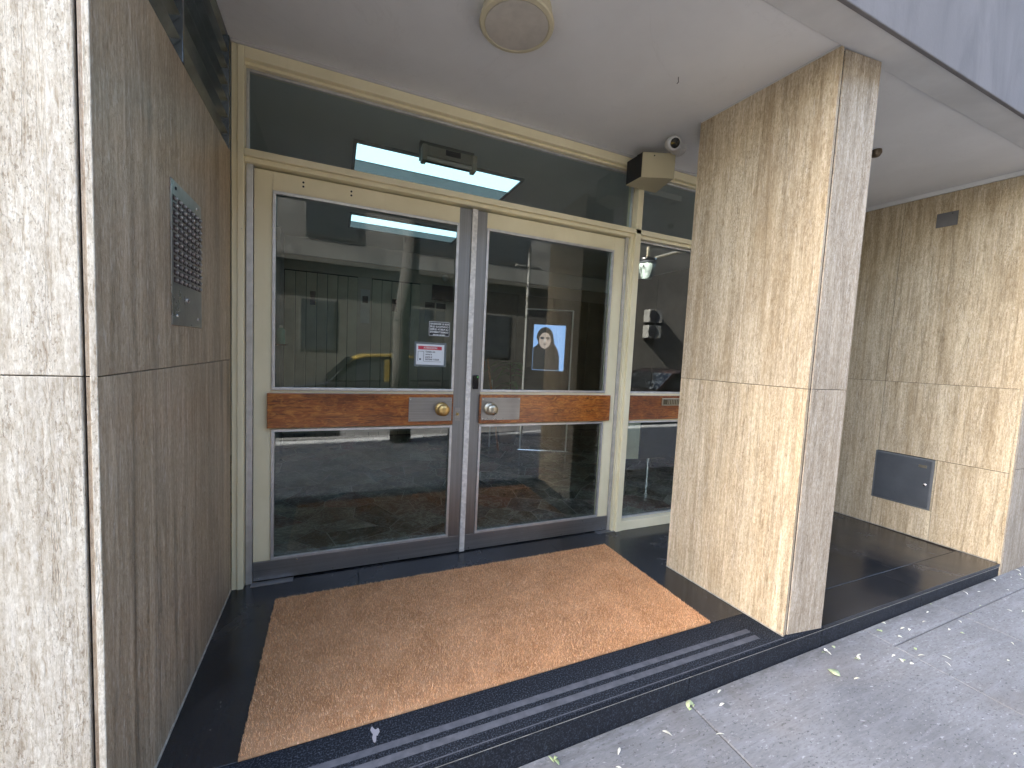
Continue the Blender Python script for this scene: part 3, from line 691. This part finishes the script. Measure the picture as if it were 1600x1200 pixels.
cp = link(bpy.data.objects.new('coir_pile', me), mt); cp['kind'] = 'stuff'

# ------------------------------------------------------------------ fallen leaves on the pavement
def leafmesh(name, L, W, curl, n=7, fold=.2):
    m_ = MB()
    for i in range(n+1):
        t = i/n; wv = W*math.sin(math.pi*min(1, t**.8))*.5+.0004; z = curl*L*4*t*(1-t)+.001
        for s in (-1, 0, 1):
            m_.v.append((L*(t-.5), s*wv, z+abs(s)*fold*wv))
    for i in range(n):
        for s in (0, 1):
            a = i*3+s; m_.f.append((a, a+3, a+4, a+1))
    me = bpy.data.meshes.new(name); me.from_pydata(m_.v, [], m_.f); me.update()
    for p_ in me.polygons: p_.use_smooth = True
    return me
def leafmat(name, a, b_):
    m, n, b, out = newmat(name); g = NG(n)
    g.L(g.mix(g.mix(a, b_, g.rnd()), (.30, .26, .12), g.math('MULTIPLY', g.ramp(g.noise(g.pos((1, 1, 1)), 90, 3), [(.5, 0.0), (.7, 1.0)]), .5)), b.inputs['Base Color'])
    b.inputs['Roughness'].default_value = .55; return m
M_LG = leafmat('green_leaf', (.34, .44, .20), (.48, .54, .32)); M_LP = leafmat('dry_leaf', (.60, .60, .50), (.85, .84, .76))
def solid(me, mat):
    me.materials.append(mat); return me
big = link(bpy.data.objects.new('leaf', solid(leafmesh('leaf', .052, .046, .05), M_LG)))
md = big.modifiers.new('thick', 'SOLIDIFY'); md.thickness = .0008
big.location = (2.765, -1.465, zp(2.77)+.0015); big.rotation_euler = (0, 0, R(100)); tag(big, 'largest round green leaf lying alone on the pavement near the pillar', 'leaf')
clus = [(1.935, -1.350), (1.955, -1.362), (1.925, -1.370), (1.948, -1.345), (1.262, -1.345), (1.278, -1.350), (1.272, -1.362)]
lm = [solid(leafmesh('leaf', .034, .018, .16), M_LG), solid(leafmesh('leaf', .030, .009, .1), M_LG), solid(leafmesh('leaf', .020, .013, .2), M_LG)]
for i, (x, y) in enumerate(clus):
    o = link(bpy.data.objects.new('leaf', lm[i % 3])); o.location = (x, y, zp(x)+.003+.004*random.random()); o.rotation_euler = (random.uniform(-.5, .5), random.uniform(-.4, .4), random.uniform(0, 6.3))
    m_ = o.modifiers.new('thick', 'SOLIDIFY'); m_.thickness = .0006
    far = x > 1.6
    tag(o, 'pale green curled leaf in the clump at the step riser joint' if far else 'pale green curled leaf in the cluster at the bottom edge by the riser', 'leaf', 'leaves clumped at the riser joint' if far else 'leaves clustered at the bottom of the riser')
sm = [solid(leafmesh('leaf', .024, .006, .12), M_LP), solid(leafmesh('leaf', .016, .009, .2), M_LP), solid(leafmesh('leaf', .030, .004, .08), M_LP), solid(leafmesh('leaf', .013, .008, .15), M_LG)]
spots = [(2.13, -1.345), (2.08, -1.40), (2.83, -1.53), (3.0, -1.45), (1.75, -1.42), (1.52, -1.41), (1.48, -1.46), (1.95, -1.5), (1.69, -1.62)]
rr = random.Random(11)
while len(spots) < 58:
    x = rr.uniform(2.7, 5.5); y = -1.335 - abs(rr.gauss(0, .17))
    if rr.random() < .15: y = -1.35-rr.random()*.8
    spots.append((x, y))
for i, (x, y) in enumerate(spots):
    o = link(bpy.data.objects.new('leaf', sm[rr.randrange(4)])); s_ = rr.uniform(.8, 1.7); o.scale = (s_, s_, s_)
    o.location = (x, y, zp(x)+.002); o.rotation_euler = (rr.uniform(-.3, .3), rr.uniform(-.2, .2), rr.uniform(0, 6.3))
    m_ = o.modifiers.new('thick', 'SOLIDIFY'); m_.thickness = .0006
    tag(o, 'tiny dry leaf fragment scattered on the grey pavement along the step', 'leaf', 'dry leaf fragments scattered along the step')

# ------------------------------------------------------------------ lobby interior
M_LWALL = plain('lobby_wall_panel', (.36, .34, .29), .5, 0, .12, 2)
M_LWALL2 = plain('lobby_wall_stone', (.13, .11, .085), .4, 0, .2, 2)
BY = 4.05; LX0, LX1 = -.62, 5.6
tag(B('lobby_ceiling', M_CEIL_IN, None, LX0, LX1, .101, BY+.2, 2.851, 2.95), kind='structure')
lwr = thing('lobby_left_wall', (LX0, 2, 0), kind='structure')
for k in range(4): B('wall_panel', M_LWALL, lwr, LX0-.05, LX0, .12+k*.99, .12+(k+1)*.99-.006, .0, 2.85)
B('wall_return', plain('lobby_plaster', (.30, .31, .32), .7), lwr, LX0, -.16, BY-.45, BY-.05, 0, 2.85)
lr = thing('lobby_right_wall', (LX1, 2, 0), kind='structure')
for k in range(4): B('wall_panel', M_LWALL2, lr, LX1, LX1+.05, .12+k*.99, .12+(k+1)*.99-.006, .0, 2.85)
lb = thing('lobby_back_wall', (2.4, BY, 0), kind='structure')
B('wall_core', M_BLACK, lb, LX0, LX1, BY+.03, BY+.1, 0, 2.85)
B('upper_panel', M_CEIL_IN, lb, LX0, LX1, BY-.02, BY+.029, 2.61, 2.85)
B('header', M_LWALL, lb, LX0, LX1, BY+.0, BY+.029, 2.40, 2.606)
for a, b_ in ((.80, 1.0), (1.72, 2.12), (2.125, 2.75), (2.756, 3.4), (3.406, 4.1), (4.106, 4.85), (4.856, 5.6)):
    B('wall_panel', M_LWALL if b_ < 2.8 else plain('lobby_wall_travertine', (.24, .21, .165), .45, 0, .15, 3), lb, a, b_-.004, BY, BY+.029, 0, 2.394)
M_LIFT = plain('grey_green_laminate', (.40, .39, .30), .4, 0, .12, 3)
def lift(x0, x1, lab, hx):
    t = thing('lift_door', ((x0+x1)/2, BY, 0), lab, 'lift door')
    n_ = max(2, round((x1-x0)/.135)); w_ = (x1-x0)/n_
    for k in range(n_): B('door_panel', M_LIFT, t, x0+k*w_+.004, x0+(k+1)*w_-.004, BY-.005+(.008 if k % 2 else 0), BY+.02, .01, 2.38, .002)
    B('door_handle', M_GLOSSBLACK, t, hx-.035, hx+.035, BY-.02, BY-.006, 1.93, 2.12, .004)
lift(-.16, .80, 'left panelled lift door with black square window seen through the glass', .20)
lift(1.0, 1.72, 'right panelled lift door behind the taped notices', 1.33)
ns = thing('lift_notice', (.79, BY, 1.9), 'pale wall plate with display between the two lift doors', 'sign')
B('plate', plain('pale_plate', (.42, .43, .42), .4), ns, .84, .97, BY-.016, BY-.001, 1.72, 2.22, .003)
B('display', M_BLACK, ns, .865, .945, BY-.02, BY-.0165, 2.02, 2.12)
tv = thing('wall_screen', (2.1, BY-.03, 2.2), 'black switched-off screen high on the lobby back wall', 'screen')
B('screen', M_GLOSSBLACK, tv, 1.90, 2.36, BY-.05, BY-.001, 2.16, 2.40, .004)
wn = thing('wall_notice', (1.9, BY, 1.8), 'grey notices taped on the lobby wall under the black screen', 'sign')
for k, (a, z) in enumerate(((1.80, 2.03), (1.98, 2.03), (1.80, 1.80), (1.98, 1.80))): B('paper', plain('grey_paper', (.30, .30, .29), .7) if k > 1 else M_BLACK, wn, a, a+.15, BY-.012, BY-.001, z, z+(.09 if k < 2 else .19))
dc = thing('dome_camera', (2.15, BY-.1, 2.55), 'small white dome camera on the lobby back wall', 'camera')
part('body', MB().lathe([(.05, 0), (.05, .03), (.035, .06), (.001, .07)], (2.1, BY-.021, 2.53), (0, -1, -.4), 20), M_WHITEPL, dc, smooth=True)
B('bench_top', plain('bench_stone', (.42, .41, .36), .5), thing('lobby_bench', (.7, BY-.3, 0), 'low pale stone ledge along the lobby back wall', 'bench'), -.15, 2.4, BY-.20, BY-.03, .10, .16, .004)
gb = thing('green_bottle', (-.14, 3.5, 1.35), 'green cylindrical bottle on a small shelf at the left lobby wall', 'bottle')
part('bottle_body', MB().lathe([(.045, 0), (.05, .01), (.05, .17), (.03, .20), (.02, .205)], (-.14, 3.5, 1.3505), (0, 0, 1), 20), plain('green_plastic', (.16, .38, .30), .4), gb, smooth=True)
part('cap', MB().lathe([(.022, 0), (.022, .03)], (-.14, 3.5, 1.556), (0, 0, 1), 16), M_WHITEPL, gb)
ws = thing('wall_shelf', (-.2, 3.5, 1.33), 'small dark bracket shelf holding the green bottle', 'shelf')
B('shelf_board', M_DARKWOOD, ws, -.40, -.07, 3.40, 3.599, 1.33, 1.35, .002)
# crazy paving floor by half-plane clipping
def clip(poly, nx, ny, d):
    out = []
    for i in range(len(poly)):
        p, q_ = poly[i], poly[(i+1) % len(poly)]; a = nx*p[0]+ny*p[1]-d; b_ = nx*q_[0]+ny*q_[1]-d
        if a <= 0: out.append(p)
        if (a < 0) != (b_ < 0) and abs(a-b_) > 1e-9:
            t = a/(a-b_); out.append((p[0]+t*(q_[0]-p[0]), p[1]+t*(q_[1]-p[1])))
    return out
fl = thing('lobby_floor', (2.4, 2.1, 0), kind='structure')
B('floor_bed', plain('floor_grout', (.22, .21, .19), .5), fl, LX0, LX1, .161, BY+.1, -.06, -.002)
rr = random.Random(5); sites = []
while len(sites) < 285:
    p = (rr.uniform(LX0, LX1), rr.uniform(.16, BY+.05))
    if all((p[0]-q_[0])**2+(p[1]-q_[1])**2 > (.13 if rr.random() < .5 else .2)**2 for q_ in sites[-300:]): sites.append(p)
def marble():
    m, n, b, out = newmat('polished_marble_fragment'); g = NG(n)
    base = g.ramp(g.rnd(), [(0, (.13, .14, .12)), (.3, (.24, .22, .18)), (.5, (.10, .12, .11)), (.7, (.26, .15, .13)), (.85, (.30, .28, .24)), (1, (.16, .18, .19))])
    vn = g.noise(g.pos((1, 1, 1), rnd=9.0), 7, 8, .7, 1.8)
    col = g.mix(base, (.62, .60, .54), g.math('MULTIPLY', g.ramp(vn, [(.47, 0.0), (.5, 1.0), (.53, 0.0)]), .7))
    col = g.mix(col, g.mix(col, (.4, .4, .4), 1.0, 'MULTIPLY'), g.ramp(g.noise(g.pos((1, 1, 1), rnd=4.0), 3, 5, .6), [(.4, 1.0), (.6, 0.0)]))
    g.L(col, b.inputs['Base Color']); b.inputs['Roughness'].default_value = .12; return m
M_MAR = marble()
for i, p in enumerate(sites):
    poly = [(LX0, .162), (LX1, .162), (LX1, BY+.05), (LX0, BY+.05)]
    for j, q_ in enumerate(sites):
        if i == j or abs(q_[0]-p[0]) > 1.6 or abs(q_[1]-p[1]) > 1.6: continue
        nx, ny = q_[0]-p[0], q_[1]-p[1]; l = math.hypot(nx, ny); nx /= l; ny /= l
        poly = clip(poly, nx, ny, nx*(p[0]+q_[0])/2+ny*(p[1]+q_[1])/2-.004)
        if len(poly) < 3: break
    if len(poly) >= 3: part('marble_fragment', MB().ext(poly, 'z', -.012, 0.0), M_MAR, fl)
# ceiling luminaires
def lum(x0, x1, y0, y1, lab, bright, dim):
    t = thing('fluorescent_light', ((x0+x1)/2, (y0+y1)/2, 2.85), lab, 'ceiling light', 'recessed lobby ceiling lights')
    fm = plain('lamp_frame', (.25, .26, .26), .5)
    for a in ((x0-.025, x1+.025, y0-.025, y0), (x0-.025, x1+.025, y1, y1+.025), (x0-.025, x0-.0005, y0+.0005, y1-.0005), (x1+.0005, x1+.025, y0+.0005, y1-.0005)): B('frame', fm, t, a[0], a[1], a[2], a[3], 2.832, 2.8505)
    ym = y0+(y1-y0)*.52
    B('lit_diffuser', bright, t, x0, x1, y0, ym-.006, 2.8405, 2.8505)
    B('dim_diffuser', dim, t, x0, x1, ym+.006, y1, 2.8405, 2.8505)
    B('divider', fm, t, x0, x1, ym-.0055, ym+.0055, 2.838, 2.8505)
lum(.625, 1.93, .76, 1.34, 'lit recessed fluorescent ceiling light seen through the transom window', M_TUBE, M_TUBE_DIM)
lum(.65, 1.93, 2.52, 3.06, 'second lit recessed ceiling light seen through the left door', M_TUBE, M_TUBE_DIM)
el = thing('emergency_light', (1.235, .5, 2.85), 'beige emergency light unit hanging in front of the fluorescent light', 'emergency light')
B('backplate', plain('grey_backplate', (.10, .11, .10), .5), el, 1.035, 1.44, .52, .56, 2.72, 2.85, .003)
part('body', MB().ext([(.47, 2.735), (.52, 2.735), (.52, 2.815), (.49, 2.815)], 'x', 1.045, 1.435), plain('aged_grey_plastic', (.34, .33, .28), .5), el, .004)
B('end_cap', plain('end_cap_plastic', (.38, .37, .32), .5), el, 1.04, 1.075, .445, .53, 2.69, 2.80, .006); B('end_cap', plain('end_cap_plastic2', (.38, .37, .32), .5), el, 1.405, 1.44, .445, .53, 2.69, 2.80, .006)
part('tube', MB().tube([(1.076, .465, 2.71), (1.404, .465, 2.71)], .014, 12), M_WHITEPL, el, smooth=True)
B('window_plate', M_BLACK, el, 1.21, 1.32, .466, .4695, 2.762, 2.80)
# desk
dk = thing('reception_desk', (3.9, 1.15, 0), 'dark fronted desk with cream end panel behind the side light', 'desk')
M_DKC = plain('cream_laminate', (.82, .84, .70), .4); M_DKF = plain('charcoal_laminate', (.05, .055, .065), .45)
part('end_panel', MB().quad([(3.44, 1.03), (3.615, 1.0), (3.63, 1.03), (3.455, 1.06)], .27, .74), M_DKC, dk, .002)
B('front_panel', M_DKF, dk, 3.632, 4.9, 1.0, 1.03, .27, .74, .002)
B('desk_top', M_DKC, dk, 3.44, 4.95, .98, 1.7, .742, .77, .003)
for x in (3.85, 4.8):
    for y in (1.1, 1.6): part('leg', MB().tube([(x, y, 0), (x, y, .742)], .018, 12), M_CHROME, dk)
# totem display, rotated to face the entrance
tdn = thing('totem_display', (3.25, 2.53, 0), 'tall free-standing lobby screen with chrome frame showing a portrait', 'display')
Lp = Vector((2.93, 2.66, 0)); dx = Vector((.917, -.397, 0)).normalized(); dn = Vector((-.397, -.917, 0)).normalized()
def tp(s, z, o=0.0): v_ = Lp+dx*s+dn*o; return (v_.x, v_.y, z)
def tbox(s0, s1, z0, z1, o0, o1):
    m_ = MB(); pts = [tp(s0, 0, o1), tp(s1, 0, o1), tp(s1, 0, o0), tp(s0, 0, o0)]
    return m_.quad([(p[0], p[1]) for p in pts], z0, z1)
part('screen_housing', tbox(.015, .635, .22, 1.985, -.02, .0), M_GLOSSBLACK, tdn, .003)
for s in (0.0, .65): part('frame_post', MB().tube([tp(s, .02), tp(s, 2.0)], .010, 12), M_ALUB, tdn, smooth=True)
part('frame_rail', MB().tube([tp(0, 2.0), tp(.65, 2.0)], .009, 12), M_ALUB, tdn); part('foot_bar', MB().tube([tp(-.03, .02), tp(.68, .02)], .012, 12), M_CHROME, tdn)
M_SCR = emit('lit_screen', (.28, .48, .88), .062); M_SC2 = emit('screen_dark_shape', (.02, .022, .025), .06); M_SC3 = emit('screen_face', (.42, .34, .31), .062); M_SC4 = emit('screen_glasses', (.05, .05, .06), .06)
scn = part('screen', tbox(.115, .555, 1.16, 1.79, .0005, .004), M_SCR, tdn)
def tshape(name, pts, o0, o1, mat):
    m_ = MB(); n_ = len(pts); m_.v = [tp(s, z, o1) for s, z in pts]+[tp(s, z, o0) for s, z in pts]; m_.f = prism_faces(n_)
    return part(name, m_, mat, scn)
cx_, cz_ = .275, 1.585
coat = [(.118, 1.165), (.49, 1.165), (.485, 1.35), (.46, 1.45), (.41, 1.53), (.36, 1.56), (.20, 1.55), (.16, 1.50), (.118, 1.47)]
tshape('portrait_coat', coat, .0042, .0052, M_SC2)
tshape('portrait_hair', [(cx_+.118*math.cos(a)+(.015 if math.sin(a) < 0 else 0), cz_+.02+.155*math.sin(a)) for a in [i*math.pi/14 for i in range(28)]], .0053, .0060, M_SC2)
tshape('portrait_face', [(cx_+.082*math.cos(a), cz_-.012+.112*math.sin(a)) for a in [i*math.pi/12 for i in range(24)]], .0061, .0067, M_SC3)
for s in (-.038, .038): tshape('portrait_glasses', [(cx_+s+.030*math.cos(a), cz_+.022+.017*math.sin(a)) for a in [i*math.pi/8 for i in range(16)]], .0068, .0073, M_SC4)
tshape('portrait_nose', [(cx_-.010, cz_+.012), (cx_+.010, cz_+.012), (cx_+.016, cz_-.030), (cx_-.016, cz_-.030)], .0068, .0071, emit('screen_nose', (.50, .44, .42), .066))
tshape('portrait_mouth', [(cx_-.022, cz_-.055), (cx_+.022, cz_-.055), (cx_+.018, cz_-.066), (cx_-.018, cz_-.066)], .0068, .0073, M_SC4)
cpst = thing('chrome_post', (2.68, 3.06, 0), 'thin chrome barrier post left of the lobby screen', 'post')
part('post', MB().tube([(2.60, 3.02, .012), (2.60, 3.02, .98)], .012, 12), M_ALUB, cpst, smooth=True)
part('base_disc', MB().lathe([(.09, 0), (.09, .008), (.02, .014)], (2.60, 3.02, .001), (0, 0, 1), 24), M_CHROME, cpst)
ufl = thing('unlit_ceiling_fixture', (3.1, .42, 2.85), 'narrow unlit ceiling fixture seen through the small right transom', 'ceiling light')
B('fixture_body', plain('unlit_fixture_white', (.6, .6, .6), .5), ufl, 2.86, 3.34, .36, .47, 2.80, 2.8505, .004)
hk = thing('ceiling_hook', (2.13, -.80, 2.85), 'tiny dark hook left in the porch ceiling near the pillar', 'hook')
part('hook_wire', MB().tube([(2.13, -.80, 2.8495), (2.13, -.80, 2.838), (2.137, -.795, 2.829), (2.131, -.79, 2.822)], .0018, 6), M_INK, hk)
# plant and easel
pt = thing('potted_plant', (3.0, 3.3, 0), 'leafy potted plant in front of the lobby back wall', 'plant')
part('pot', MB().lathe([(.13, 0), (.17, .30), (.18, .34), (.15, .34), (.14, .30)], (3.0, 3.3, 0.001), (0, 0, 1), 24), plain('clay_pot', (.15, .08, .05), .7), pt, smooth=True)
part('stem', MB().tube([(3.0, 3.3, .3), (3.01, 3.28, .8), (2.98, 3.26, 1.2)], .012, 8), M_DARKWOOD, pt)
M_PL = plain('plant_leaf', (.14, .26, .09), .4, 0, .3, 20)
lf_m = None; rr = random.Random(2)
for k in range(26):
    m_ = MB(); L_ = rr.uniform(.25, .42); W_ = .035; a = rr.uniform(0, 6.28); e = rr.uniform(.1, 1.0); o_ = Vector((3.0, 3.28, rr.uniform(.75, 1.22)))
    for i in range(7):
        t = i/6; w_ = W_*math.sin(math.pi*t**.7)+.001; rr_ = L_*t*math.cos(e*(1-t)); z = L_*.9*(math.sin(e)*t-.9*t*t)
        for s in (-1, 1): m_.v.append(tuple(o_+Vector((rr_*math.cos(a)-s*w_*math.sin(a), rr_*math.sin(a)+s*w_*math.cos(a), z+.02*(s == 1)))))
    for i in range(6): m_.f.append((2*i, 2*i+1, 2*i+3, 2*i+2))
    part('leaf', m_, M_PL, pt, smooth=True)
ez = thing('wooden_easel', (2.35, 2.9, 0), 'orange wooden easel leg leaning behind the right door', 'easel')
for xa, xb in ((2.22, 2.38), (2.62, 2.46)): part('leg', MB().tube([(xa+.02, 2.75, 0.0), (xb, 2.85, 1.28)], .018, 6), M_WOOD, ez)
part('rear_leg', MB().tube([(2.42, 3.25, 0.0), (2.42, 2.87, 1.25)], .018, 6), M_WOOD, ez); B('shelf', M_WOOD, ez, 2.22, 2.62, 2.72, 2.75, .5, .54)

# ------------------------------------------------------------------ street behind the camera (seen mirrored in the glass)
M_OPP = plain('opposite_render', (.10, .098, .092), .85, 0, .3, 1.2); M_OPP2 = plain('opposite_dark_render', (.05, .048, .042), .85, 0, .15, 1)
ob = thing('opposite_building', (2, -13, 0), 'pale apartment building across the street, mirrored in the door glass', 'building')
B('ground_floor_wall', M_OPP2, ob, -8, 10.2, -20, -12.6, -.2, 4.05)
B('wall', M_OPP, ob, -8, 10.2, -20, -12.9, 4.22, 7.8)  # roof line lowered so sky light reaches the recessed doors
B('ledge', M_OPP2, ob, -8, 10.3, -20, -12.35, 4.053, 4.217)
for k in range(1):
    for i in range(5):
        x = -6.9+i*3.2; z = 5.0+k*2.9
        fr = B('window', M_OPP, ob, x, x+1.7, -12.93, -12.86, z, z+1.6); B('pane', M_WIN, fr, x+.06, x+.82, -12.855, -12.85, z+.06, z+1.54); B('pane', M_WIN, fr, x+.88, x+1.64, -12.855, -12.85, z+.06, z+1.54)
for i in range(5):
    x = -7+i*3.2
    fr = B('shop_window', M_OPP, ob, x, x+1.1, -12.64, -12.58, 1.2, 2.9); B('pane', M_WIN, fr, x+.05, x+1.05, -12.575, -12.57, 1.25, 2.85)
ob2 = thing('opposite_building', (20, -13, 0), 'darker building further along across the street, with wall air conditioners', 'building')
B('wall', plain('opposite_brown_render', (.06, .056, .05), .85, 0, .15, 1), ob2, 10.25, 45, -20, -12.4, -.2, 9)  # height also cut down to let in more sky light
M_ACG = plain('grey_casing', (.12, .12, .115), .5)
for z in (2.35, 3.05):
    t = thing('air_conditioner', (14, -12, z), 'lower white air conditioner on the wall across the street' if z < 3 else 'upper white air conditioner on the wall across the street', 'air conditioner')
    B('casing', M_ACG, t, 13.4, 14.15, -12.38, -12.0, z+.05, z+.62, .02)
    part('fan', MB().lathe([(.26, 0), (.26, .02), (.1, .03)], (13.65, -12.0, z+.35), (0, 1, 0), 24), M_BLACK, t)
ob3 = thing('opposite_building', (-30, -13, 0), 'low building at the far left end of the opposite side', 'building')
B('wall', plain('opposite_grey_render', (.5, .5, .48), .85, 0, .15, 1), ob3, -50, -8.05, -20, -12.7, -.2, 4.2)
# street tree
M_BARK = plain('dark_bark', (.014, .012, .01), .9, 0, .3, 12, .6, 40)
tr = thing('street_tree', (1.55, -4.05, -.13), 'street tree trunk at the kerb, mirrored darkly in the left door', 'tree')
tk = MB(); path = [(1.50, -4.05, -.14), (1.47, -4.05, .9), (1.46, -4.08, 1.8), (1.58, -4.1, 2.6), (1.62, -4.15, 3.3), (1.45, -4.2, 4.4), (1.3, -4.3, 5.8)]
rad = [.17, .13, .12, .14, .12, .10, .06]
for i in range(len(path)-1): tk.lathe([(rad[i], 0), (rad[i+1], (Vector(path[i+1])-Vector(path[i])).length)], path[i], Vector(path[i+1])-Vector(path[i]), 14)
part('trunk', tk, M_BARK, tr, smooth=True)
br = MB()
rr = random.Random(9); tips = []
for k in range(9):
    a = k*.7+rr.random(); e = Vector((1.4+1.5*math.cos(a), -4.3+1.5*math.sin(a), 6.2+rr.random()*1.6)); br.tube([path[5], ((path[5][0]+e.x)/2, (path[5][1]+e.y)/2, 5.6), tuple(e)], .035, 6); tips.append(e)
part('limbs', br, M_BARK, tr)
NL = 5000; rg = np.random.default_rng(4); ctr = np.array([tuple(t) for t in tips])[rg.integers(0, len(tips), NL)] + rg.normal(0, .55, (NL, 3))
vv = ctr[:, None, :] + rg.normal(0, .06, (NL, 3, 3)); me = bpy.data.meshes.new('crown'); me.from_pydata([tuple(p-np.array([1.55, -4.05, -.13])) for p in vv.reshape(-1, 3)], [], [(3*i, 3*i+1, 3*i+2) for i in range(NL)])
me.materials.append(plain('tree_leaf', (.06, .10, .035), .6, 0, .3, 8)); cr_ = link(bpy.data.objects.new('crown', me), tr); cr_['kind'] = 'stuff'
# parked cars
M_TYRE = plain('tyre_rubber', (.02, .02, .02), .8)
def car(name, x, y, lab, paint, roof, h=1.48, L=4.3):
    t = thing(name, (x, y, -.26), lab, 'car'); z = -.26
    prof = [(-L/2, .35), (-L/2+.03, .62), (-L/2+.25, .80), (-L/2+1.15, .92), (-.55, h-.1), (-.3, h-.02), (.35, h), (.95, h-.04), (1.3, h-.16), (L/2-.35, .98), (L/2-.05, .90), (L/2, .6), (L/2-.03, .3)]
    low = [(p, q_) for p, q_ in prof if q_ <= .99]
    bod = MB(); bod.ext([(x+p, z+q_) for p, q_ in low], 'y', y-.85, y+.85); part('body', bod, paint, t, .04)
    cab = [(-L/2+1.2, .93), (-.55, h-.12), (-.3, h-.05), (.35, h-.03), (.95, h-.07), (1.28, h-.2), (L/2-.42, .99)]
    part('cabin_glass', MB().ext([(x+p, z+q_) for p, q_ in cab], 'y', y-.70, y+.70), M_WIN, t, .03)
    part('roof', MB().ext([(x+p, z+q_) for p, q_ in [(-.50, h-.10), (-.3, h-.03), (.35, h), (.95, h-.045), (1.32, h-.19), (1.30, h-.22), (.93, h-.09), (.35, h-.05), (-.3, h-.08), (-.57, h-.17)]], 'y', y-.72, y+.72), roof, t, .01)
    for p0, p1 in ((-L/2+1.15, -.55), (.12, .12), (L/2-.42, 1.3)):
        for s in (-.715, .70):
            part('pillar', MB().ext([(x+p0-.05, z+.95), (x+p0+.05, z+.95), (x+p1+.05, z+h-.1), (x+p1-.05, z+h-.1)], 'y', y+s, y+s+.015), roof if p0 == .12 else paint, t)
    for wx in (-L/2+.75, L/2-.8):
        for s in (-1, 1):
            wl = part('wheel', MB().lathe([(.2, 0), (.31, .01), (.32, .1), (.31, .2), (.2, .21)], (x+wx, y+s*.65-.1 if s > 0 else y-.87+.22, z+.32), (0, 1, 0), 24), M_TYRE, t)
    for s in (-.6, .6): B('headlight', M_CHROME, t, x-L/2-.01, x-L/2+.1, y+s-.16, y+s+.16, z+.58, z+.72, .02)
M_YEL = plain('taxi_yellow', (.16, .11, .012), .4, 0, .05, 2, coat=.6); M_CBLK = plain('car_black', (.01, .01, .012), .25, coat=.8); M_CWHT = plain('car_silver', (.22, .225, .24), .35, .3, coat=.6); M_CRED = plain('car_red', (.02, .008, .008), .45, coat=.8)
car('taxi', 1.35, -6.6, 'black taxi with yellow roof mirrored in the left door', M_CBLK, M_YEL, 1.50)
car('parked_car', -2.6, -5.6, 'silver car parked across from the left door', M_CWHT, M_CWHT, 1.48)
car('parked_car', 8.6, -5.6, 'dark red car mirrored in the side light', M_CRED, M_CRED, 1.45)
# street lamp
sp_ = thing('street_lamp', (9.3, -6.0, -.13), 'street lamp with pale glass bowl on a wall bracket wire across the road', 'street lamp')
part('bowl', MB().lathe([(.12, -.36), (.17, -.25), (.20, -.1), (.21, 0), (.21, .02), (.06, .05)], (7.95, -6, 3.85), (0, 0, 1), 24), plain('opal_glass', (.62, .75, .70), .3), sp_, smooth=True)
for k in range(2): part('ring', MB().lathe([(.225, 0), (.225, .045), (.10, .05)], (7.95, -6, 3.885+k*.075), (0, 0, 1), 24), M_CHROME if k else M_DARKGREY, sp_)
part('stem', MB().tube([(7.95, -6, 4.0), (7.95, -6, 4.3), (8.4, -6, 4.45), (9.3, -6, 4.45), (9.3, -10.6, 4.45), (9.3, -10.6, -.13)], .05, 10), M_NICKEL, sp_)
pp = thing('sign_post', (4.72, -4.2, -.13), 'thin grey pole with a cross bar at the kerb, mirrored above the screen', 'pole')
part('pole', MB().tube([(3.72, -4.2, -.13), (3.72, -4.2, 3.3)], .03, 10), M_ACG, pp); part('cross_bar', MB().tube([(3.45, -4.2, 2.95), (3.98, -4.2, 2.95)], .025, 10), M_ACG, pp)
